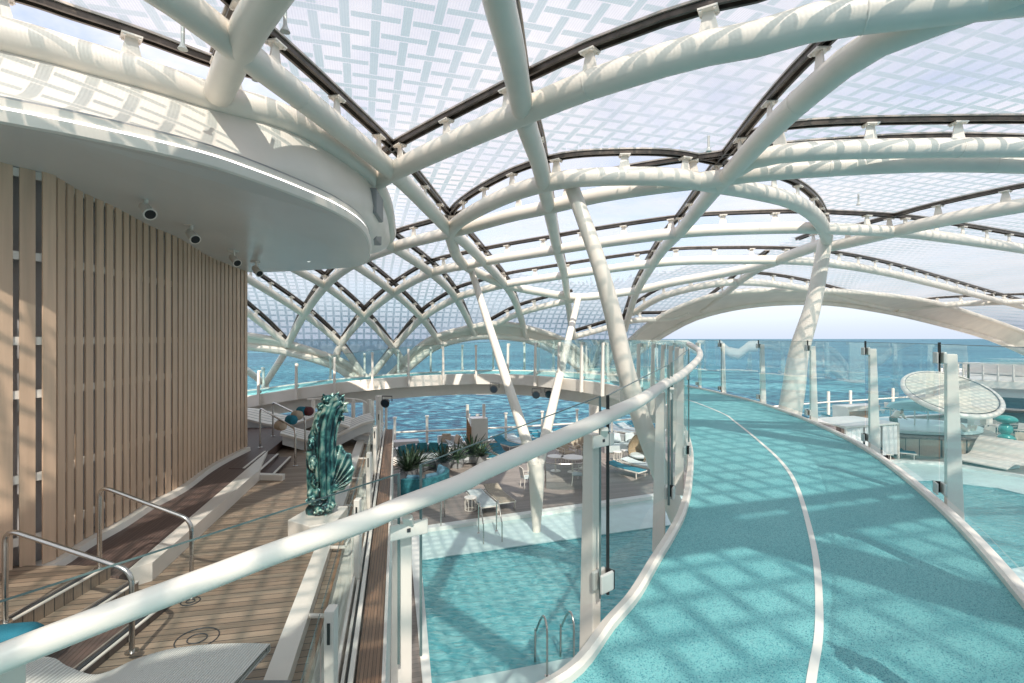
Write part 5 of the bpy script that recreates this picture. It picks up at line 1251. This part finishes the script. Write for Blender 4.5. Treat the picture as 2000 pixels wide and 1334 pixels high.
# person leaning over the tub, white shirt and dark trousers
def person(org, rz, label):
    org = Vector(org); R = R3(rz)
    jn = {'hip': (0, 0, .95), 'wa': (.10, 0, 1.08), 'ch': (.34, 0, 1.27), 'nk': (.50, 0, 1.33), 'hd': (.60, 0, 1.33), 'ht': (.70, 0, 1.30),
          'kl': (.06, .12, .50), 'al': (-.06, .13, .08), 'tl': (.10, .14, .03), 'kr': (.14, -.12, .50), 'ar': (.02, -.13, .08), 'tr': (.18, -.14, .03), 'hl': (0, .10, .92), 'hr': (0, -.10, .92),
          'sl': (.40, .19, 1.26), 'el': (.52, .22, 1.00), 'wl': (.72, .18, .93), 'sr': (.40, -.19, 1.26), 'er': (.50, -.24, 1.0), 'wr': (.70, -.18, .92)}
    rad = {'hip': .15, 'wa': .145, 'ch': .16, 'nk': .06, 'hd': .09, 'ht': .085, 'kl': .065, 'al': .045, 'tl': .045, 'kr': .065, 'ar': .045, 'tr': .045, 'hl': .095, 'hr': .095, 'sl': .065, 'el': .045, 'wl': .032, 'sr': .065, 'er': .045, 'wr': .032}
    ed = [('hip', 'wa'), ('wa', 'ch'), ('ch', 'nk'), ('nk', 'hd'), ('hd', 'ht'), ('hip', 'hl'), ('hip', 'hr'), ('hl', 'kl'), ('kl', 'al'), ('al', 'tl'), ('hr', 'kr'), ('kr', 'ar'), ('ar', 'tr'), ('ch', 'sl'), ('ch', 'sr'), ('sl', 'el'), ('el', 'wl'), ('sr', 'er'), ('er', 'wr')]
    for s_, w_ in ((1, 'wl'), (-1, 'wr')):
        for q in range(4):
            nm = f'f{w_}{q}'; b_ = jn[w_]; jn[nm] = (b_[0] + .11 - .008 * abs(q - 1.5), b_[1] + (q - 1.5) * .022, b_[2] - .03); rad[nm] = .009; ed.append((w_, nm))
        nm = f't{w_}'; jn[nm] = (jn[w_][0] + .05, jn[w_][1] - s_ * .05, jn[w_][2]); rad[nm] = .011; ed.append((w_, nm))
    ks = list(jn); me = bpy.data.meshes.new('person'); me.from_pydata([tuple(R @ Vector(jn[q])) for q in ks], [(ks.index(a), ks.index(c)) for a, c in ed], [])
    o = bpy.data.objects.new('person', me); C.objects.link(o); o.location = org; sk = o.modifiers.new('skin', 'SKIN')
    for i, q in enumerate(ks): me.skin_vertices[0].data[i].radius = (rad[q], rad[q])
    me.skin_vertices[0].data[0].use_root = True; o.modifiers.new('sub', 'SUBSURF').levels = 1
    for m__ in ('skin', ): me.materials.append(M[m__])
    tag(o, label, 'person'); return o, R
def clothe(o, R, org, name, segs, m, g=.012):
    mb = MB()
    for pts, rs in segs: mb.tube([Vector(org) + R @ Vector(p) for p in pts], [r_ + g for r_ in rs], 12)
    c_ = mb.build(name, m, o, smooth=True); return c_
po_ = PH(1742, 860, DK); po_ = Vector((po_.x, po_.y, DK + .0)); po_.z = DK + .9 if False else DK
po_ = P(1745, 845, 29.3); po_.z = DK + .96
o, R = person(po_, up(15), 'person in a white shirt and dark trousers bending over the edge of the timber tub')
clothe(o, R, po_, 'shirt', [([(.04, 0, 1.0), (.12, 0, 1.1), (.34, 0, 1.27), (.46, 0, 1.31)], [.16, .155, .17, .08]), ([(.40, .17, 1.26), (.5, .22, 1.04)], [.075, .06]), ([(.40, -.17, 1.26), (.48, -.235, 1.04)], [.075, .06])], 'white')
clothe(o, R, po_, 'trousers', [([(0, .09, 1.0), (0, .10, .9), (.06, .12, .5), (-.05, .13, .12)], [.12, .11, .075, .06]), ([(0, -.09, 1.0), (0, -.10, .9), (.14, -.12, .5), (.03, -.13, .12)], [.12, .11, .075, .06])], 'dark')
clothe(o, R, po_, 'hair', [([(.58, 0, 1.42), (.66, 0, 1.42), (.72, 0, 1.37)], [.05, .075, .05])], 'dark', 0)
# second person in a grey shirt near the beige chairs
# teal ball sculpture
k = Kit('ball_sculpture', PH(1965, 872, DK), 0, 'stack of three glossy teal pebble shapes at the right edge', 'sculpture')
for i, (z_, rx, rz_, tl, dx_) in enumerate(((.45, .46, .30, .35, .05), (1.03, .36, .36, 0, -.03), (1.62, .58, .26, .08, 0))):
    m = MB(); rows = []
    for a in range(13):
        th = math.pi * a / 12; rows.append([Matrix.Rotation(tl, 3, 'Y') @ Vector((rx * math.sin(th) * math.cos(p_), rx * .9 * math.sin(th) * math.sin(p_), rz_ * math.cos(th))) + Vector((dx_, 0, z_ + .02)) for p_ in [q * math.pi / 12 for q in range(24)]])
    m.loft(rows, True); k.part('pebble', m, 'ball', smooth=True)
m = MB(); m.lathe([(.25, 0), (.22, .16)], n=16); k.part('base', m, 'ball')
# white wave chair in the shallow water
def ribk(px, py, rz, label, prof, w_, m1='white'):
    k = Kit('wave_chair', PH(px, py, DK), rz, label, 'lounger'); m = MB(); ribbon(m, prof, w_, .06, (0, 0, 0), 0); k.part('shell', m, m1, smooth=True)
    m = MB(); m.box((0, 0, .08), (1.2, w_ * .7, .16)); k.part('base', m, 'marble')
ribk(1938, 908, up(200), 'big white wave lounger standing at the edge of the right pool', smooth_pts([(-1.3, 1.25), (-.95, 1.0), (-.5, .45), (0, .30), (.6, .38), (1.2, .2)], 4), 2.4)
k = Kit('tub_chair', PH(2000, 905, DK), 0, 'dark green tub shape cut by the right edge beside the white wave lounger', 'chair'); m = MB(); m.lathe([(.35, .1), (.6, .45), (.62, .95), (.5, 1.0), (.45, .5)], n=24); k.part('shell', m, 'teal_fabric', smooth=True); m = MB(); m.lathe([(.8, 0), (.8, .12)], n=24); k.part('base', m, 'soffit')
# teal umbrella folded / planter shapes behind the canopy
k = Kit('parasol', P(1800, 797, 31.5), 0, 'low pale teal sunshade roof by the sea rail behind the disc canopy', 'sunshade')
m = MB(); m.lathe([(1.9, 0), (1.7, .25), (.1, .62)], n=24, sy=.8); k.part('cover', m, mat('shade_teal', (.25, .48, .50), .7), smooth=True)
for q in range(4):
    a = .8 + q * 1.57; m = MB(); m.tube([(1.7 * math.cos(a), 1.35 * math.sin(a), 0), (1.7 * math.cos(a), 1.35 * math.sin(a), DK - k.org.z)], .04, 6); k.part('pole', m, 'clamp')
# upper lookout platform at far right, part of the ship
lo = Vector((33.5, 37.5, 0))
k = Kit('lookout_platform', (lo.x, lo.y, DK), 0, 'white projecting lookout platform with railings above dark windows at far right', 'platform')
pl_ = [(31.2, 35.0), (36.0, 30.5), (60, 30), (60, 48), (40, 48), (33.0, 39.5)]
zt = -2.45
m = MB(); m.prism(pl_, zt - .9, zt - .35); m.build('slab', 'white', k.t, bevel=.05)
m = MB(); cx_, cy_ = 45, 38; m.prism([(cx_ + (x - cx_) * .93, cy_ + (y - cy_) * .93) for x, y in pl_], zt - 1.5, zt - .9); m.build('under_slab', 'soffit', k.t)
m = MB(); m.prism([(cx_ + (x - cx_) * .82, cy_ + (y - cy_) * .82) for x, y in pl_], DK, zt - 1.5); m.build('window_band', 'window', k.t)
for z_ in (-4.9, -5.9):
    m = MB(); m.prism([(cx_ + (x - cx_) * .83, cy_ + (y - cy_) * .83) for x, y in pl_], z_, z_ + .12); m.build('white_band', 'white', k.t)
for i in range(6):
    a, c = Vector((*pl_[i], 0)), Vector((*pl_[(i + 1) % 6], 0))
    if i in (2, 3): continue
    L = resample([a, c], .75)
    for z_ in (zt - .05, zt + .2, zt + .45): m = MB(); m.beam(a + Vector((0, 0, z_)), c + Vector((0, 0, z_)), .03, .03); m.build('rail', 'white', k.t)
    m = MB(); m.beam(a + Vector((0, 0, zt + .72)), c + Vector((0, 0, zt + .72)), .09, .07); m.build('top_rail', 'white', k.t)
    for p in L: m = MB(); m.box((p.x, p.y, zt + .18), (.09, .09, 1.08)); m.build('post', 'white', k.t)
m = MB(); m.prism([(37, 37), (46, 37), (46, 42), (37, 42)], zt - .3, zt + .5); m.build('cabin_base', 'white', k.t)
m = MB(); m.prism([(37.5, 37.3), (45, 37.3), (45, 41), (37.5, 41)], zt + .5, zt + .85); m.build('cabin_window', 'glass_teal', k.t)
# rail behind the daybeds
k = Kit('deck_rail', P(650, 800, 18.0), 0, 'white curved rail on posts behind the statue under the footbridge', 'railing')
pts = [P(x, y, 18.2) for x, y in ((600, 780), (630, 778), (660, 778), (700, 781), (716, 788), (724, 800))]
m = MB(); m.tube(smooth_pts([tuple(p) for p in pts], 5), .035, 8); m.build('top_rail', 'white', k.t, smooth=True)
for x in (612, 648, 690, 722): q = P(x, 780, 18.2); m = MB(); m.tube([(q.x, q.y, q.z), (q.x, q.y, -3.2)], .07, 8); m.build('post', 'white', k.t, smooth=True)
